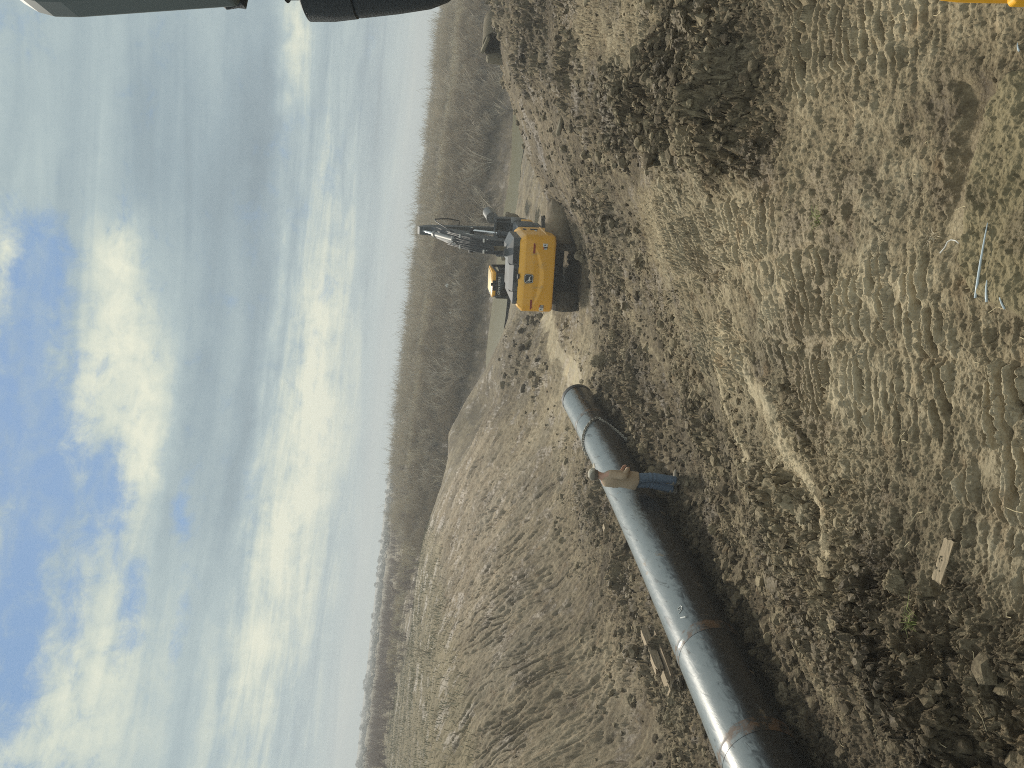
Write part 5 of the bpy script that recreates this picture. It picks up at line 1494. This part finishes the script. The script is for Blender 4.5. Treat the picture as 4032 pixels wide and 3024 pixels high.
# single shrubs one can tell apart
PF = [bush_mesh(160 + k, 2.3, 8, 5, .8, .034) for k in range(5)]
shrub_me = []
for v, f in PF:
    o = mesh_np("bare_shrub", v, f, M_TWIGL); shrub_me.append(o)
spots = [(1900, 330, 66), (1880, 250, 64), (1905, 420, 67), (1870, 560, 70), (1900, 640, 68), (1860, 690, 70), (1895, 780, 68), (1880, 830, 67), (1900, 880, 68), (1870, 1150, 70), (1850, 1250, 70), (1840, 1320, 71), (1850, 1400, 70), (1835, 1480, 70), (1800, 1560, 71), (1790, 1600, 71), (1930, 200, 52), (1915, 120, 55)]
for k, (ix, iy, yy) in enumerate(spots):
    p = at(ix, iy, yy)
    src = shrub_me[k % 5]
    o = src if k < 5 else src.copy()
    if k >= 5: COL.objects.link(o)
    o.location = (p.x, yy, float(base(p.x, yy)) - .05); o.rotation_euler = (r2.uniform(-.25, .25), r2.uniform(-.25, .25), k * 1.7); s_ = r2.uniform(.75, 1.25); o.scale = (s_, s_, s_)
    tag(o, "pale leafless shrub with splayed stems growing on the creek bank", "shrub", "pale shrubs on the creek bank")
for k, (ix, iy, yy, s_) in enumerate(((1650, 1860, 57, .9), (1580, 2215, 50, .8), (1545, 2560, 33, .7))):
    p = at(ix, iy, yy); o = shrub_me[k].copy(); COL.objects.link(o)
    o.location = (p.x, yy, float(base(p.x, yy))); o.scale = (s_, s_, s_); o.rotation_euler = (0, 0, k * 2.1)
    if "group" in o: del o["group"]
    tag(o, ("pale dead shrub at the far tip of the rilled bank's top", "small leafless shrub on the bank top behind the rills", "straw-pale shrub standing at the back of the olive bank grass")[k], "shrub")
# ------------------------------------------------------------------ the skyline
def tree_proto(seed):
    rb = random.Random(seed); tr_ = MB(); cr_ = MB()
    tr_.tube([(0, 0, -.5), (.1, 0, 2.2), (.05, .1, 4.6)], [.16, .12, .05], 6)
    for k in range(6):
        a = rb.uniform(0, 6.28); z_ = rb.uniform(1.8, 3.8)
        tr_.tube([(0.06, 0, z_), (math.cos(a) * .9, math.sin(a) * .9, z_ + 1.1)], [.06, .02], 4)
    for k in range(420):
        while True:
            q = Vector((rb.uniform(-1, 1), rb.uniform(-1, 1), rb.uniform(-1, 1)))
            if q.length < 1 and (q.length > .35 or rb.random() < .3) and (math.sin(q.x * 4 + seed) + math.sin(q.y * 5) + math.sin(q.z * 4.4 + seed * 2)) > -.7: break
        c_ = Vector((q.x * 1.9, q.y * 1.9, 3.7 + q.z * 1.9)); s_ = rb.uniform(.10, .26)
        u1 = Vector((rb.uniform(-1, 1), rb.uniform(-1, 1), rb.uniform(-1, 1))).normalized() * s_; u2 = u1.cross(Vector((rb.uniform(-1, 1), rb.uniform(-1, 1), .3))).normalized() * s_
        cr_.add([c_ - u1 - u2, c_ + u1 - u2 * .6, c_ + u2 * 1.2], [(0, 1, 2)])
    t_ = empty("skyline_tree", (0, 0, 0))
    tr_.build("trunk", M_TWIGD, t_); cr_.build("crown", M_EVER, t_, recalc=False)
    return t_
protos = [tree_proto(300 + k) for k in range(4)]
r3 = random.Random(77); cnt = 0
for k in range(80):
    ix_row = r3.uniform(1500, 3060) if k < 66 else r3.uniform(900, 1500)
    D_ = r3.uniform(300, 480); d = ray(1500, ix_row); azm = math.atan2(d[0], d[1]); x, y = D_ * math.sin(azm), D_ * math.cos(azm)
    src = protos[k % 4]
    if k < 4: o = src; 
    else:
        o = src.copy(); COL.objects.link(o)
        for c_ in list(src.children):
            cc = c_.copy(); COL.objects.link(cc); cc.parent = o
    s_ = r3.uniform(.22, .6) * (D_ / 330)
    o.location = (x, y, float(base(x, y)) - 1.3 * s_); o.scale = (s_ * r3.uniform(1, 1.5), s_ * r3.uniform(1, 1.5), s_); o.rotation_euler = (0, 0, r3.uniform(0, 6))
    tag(o, "small dark distant tree standing on the skyline", "tree", "small trees on the skyline")
x = r2.uniform(-330, 260, 1500); y = r2.uniform(200, 420, 1500)
pts = np.stack([x, y, base(x, y)], -1)
PW = [(v * np.array([2.6, 2.6, .75]), f) for v, f in [bush_mesh(190 + k, 2.0, 10, 2, 1.1, .07) for k in range(4)]]
tag(thicket("distant_wood", pts, PW, M_EVER, .5, 1.3, 5), "low dark strip of woodland along the horizon", "wood", kind="stuff")

# ------------------------------------------------------------------ the machine the picture is taken from
OWN = empty("cab_machine", (1.2, 0.0, 3.05))
tag(OWN, "nearest yellow machine, only its grey mirror, black arm and yellow panel edge in view", "excavator")
def cp_(ix, iy, dep): return Vector(CAMP + ray(ix, iy) * dep) - OWN.location
M_MIR = pmat("mirror_grey_plastic", (0.10, 0.122, 0.122), .6, var=.08)
M_PEB = pmat("pebbled_black_plastic", (0.035, 0.042, 0.05), .5, var=.2, bump=.5, bscale=260)
def slab(pix, dep, thick, name, mat, bev=.012):
    """a plate whose outline runs through sighted points, given real thickness"""
    m_ = MB(); n_ = len(pix)
    f0 = [cp_(a, b, dep) for a, b in pix]; f1 = [p - Vector(FW) * thick for p in f0]
    m_.add(f0 + f1, [tuple(range(n_)), tuple(range(n_, 2 * n_))[::-1]] + [(i, i + n_, (i + 1) % n_ + n_, (i + 1) % n_) for i in range(n_)])
    o = m_.build(name, mat, OWN)
    b_ = o.modifiers.new("round", 'BEVEL'); b_.width = bev; b_.segments = 3; b_.limit_method = 'ANGLE'; b_.angle_limit = R(50)
    return o
slab([(70, -10), (110, 25), (165, 58), (225, 74), (320, 76), (600, 56), (945, 32), (955, -10), (950, -420), (70, -420)], 1.15, .06, "mirror_housing", M_MIR, .008)
m_ = MB(); m_.tube([cp_(850, -40, 1.17), cp_(905, 6, 1.17), cp_(940, 12, 1.17), cp_(952, -60, 1.17)], .013, 12); m_.build("mirror_knuckle", M_PEB, OWN, smooth=True)
m_ = MB()
axp = [(1120, 128), (1128, 118), (1180, 118), (1190, 124), (1196, 176), (1206, 196), (1300, 196), (1395, 186), (1401, 178), (1408, 183), (1560, 168), (1690, 150), (1760, 126), (1795, 100), (1806, 40)]
m_.tube([cp_(a, -112, 1.25) for a, _ in axp], [(r_ - 16) * 1.25 / F for _, r_ in axp], 40)
m_.build("lamp_arm", M_PEB, OWN, smooth=True)
m_ = MB(); m_.tube([cp_(500, -330, 1.22), cp_(1000, -330, 1.25), cp_(1500, -330, 1.28), cp_(2600, -360, 1.5), cp_(4100, -420, 1.9)], .022, 10)
m_.tube([cp_(1400, -330, 1.27), cp_(1400, -112, 1.25)], .02, 10); m_.build("mirror_post", M_DGR, OWN, smooth=True)
slab([(3648, -30), (3662, -2), (3700, 10), (3760, 17), (3860, 20), (3962, 21), (4300, 26), (4500, 30), (4500, -700), (3648, -700)], 1.9, .5, "side_panel", M_YEL, .012)
slab([(3962, 15), (3970, 31), (4500, 38), (4500, -200), (3962, -200)], 1.86, .03, "panel_trim", M_YEL, .006)

# ------------------------------------------------------------------ the air
m_ = MB(); m_.box((0, 340, 10), (1300, 760, 26))
hz_o = m_.build("haze", [])
mh = bpy.data.materials.new("haze_air"); mh.use_nodes = True
t = NT(mh.node_tree)
pv = t.n('ShaderNodeVolumePrincipled'); pv.inputs['Color'].default_value = (.90, .93, .95, 1); pv.inputs['Density'].default_value = HAZE
pv.inputs['Anisotropy'].default_value = .2
ou = t.n('ShaderNodeOutputMaterial'); t.t.links.new(pv.outputs[0], ou.inputs['Volume'])
hz_o.data.materials.append(mh)
tag(hz_o, "thin pale haze in the air over the site", "haze", kind="stuff")
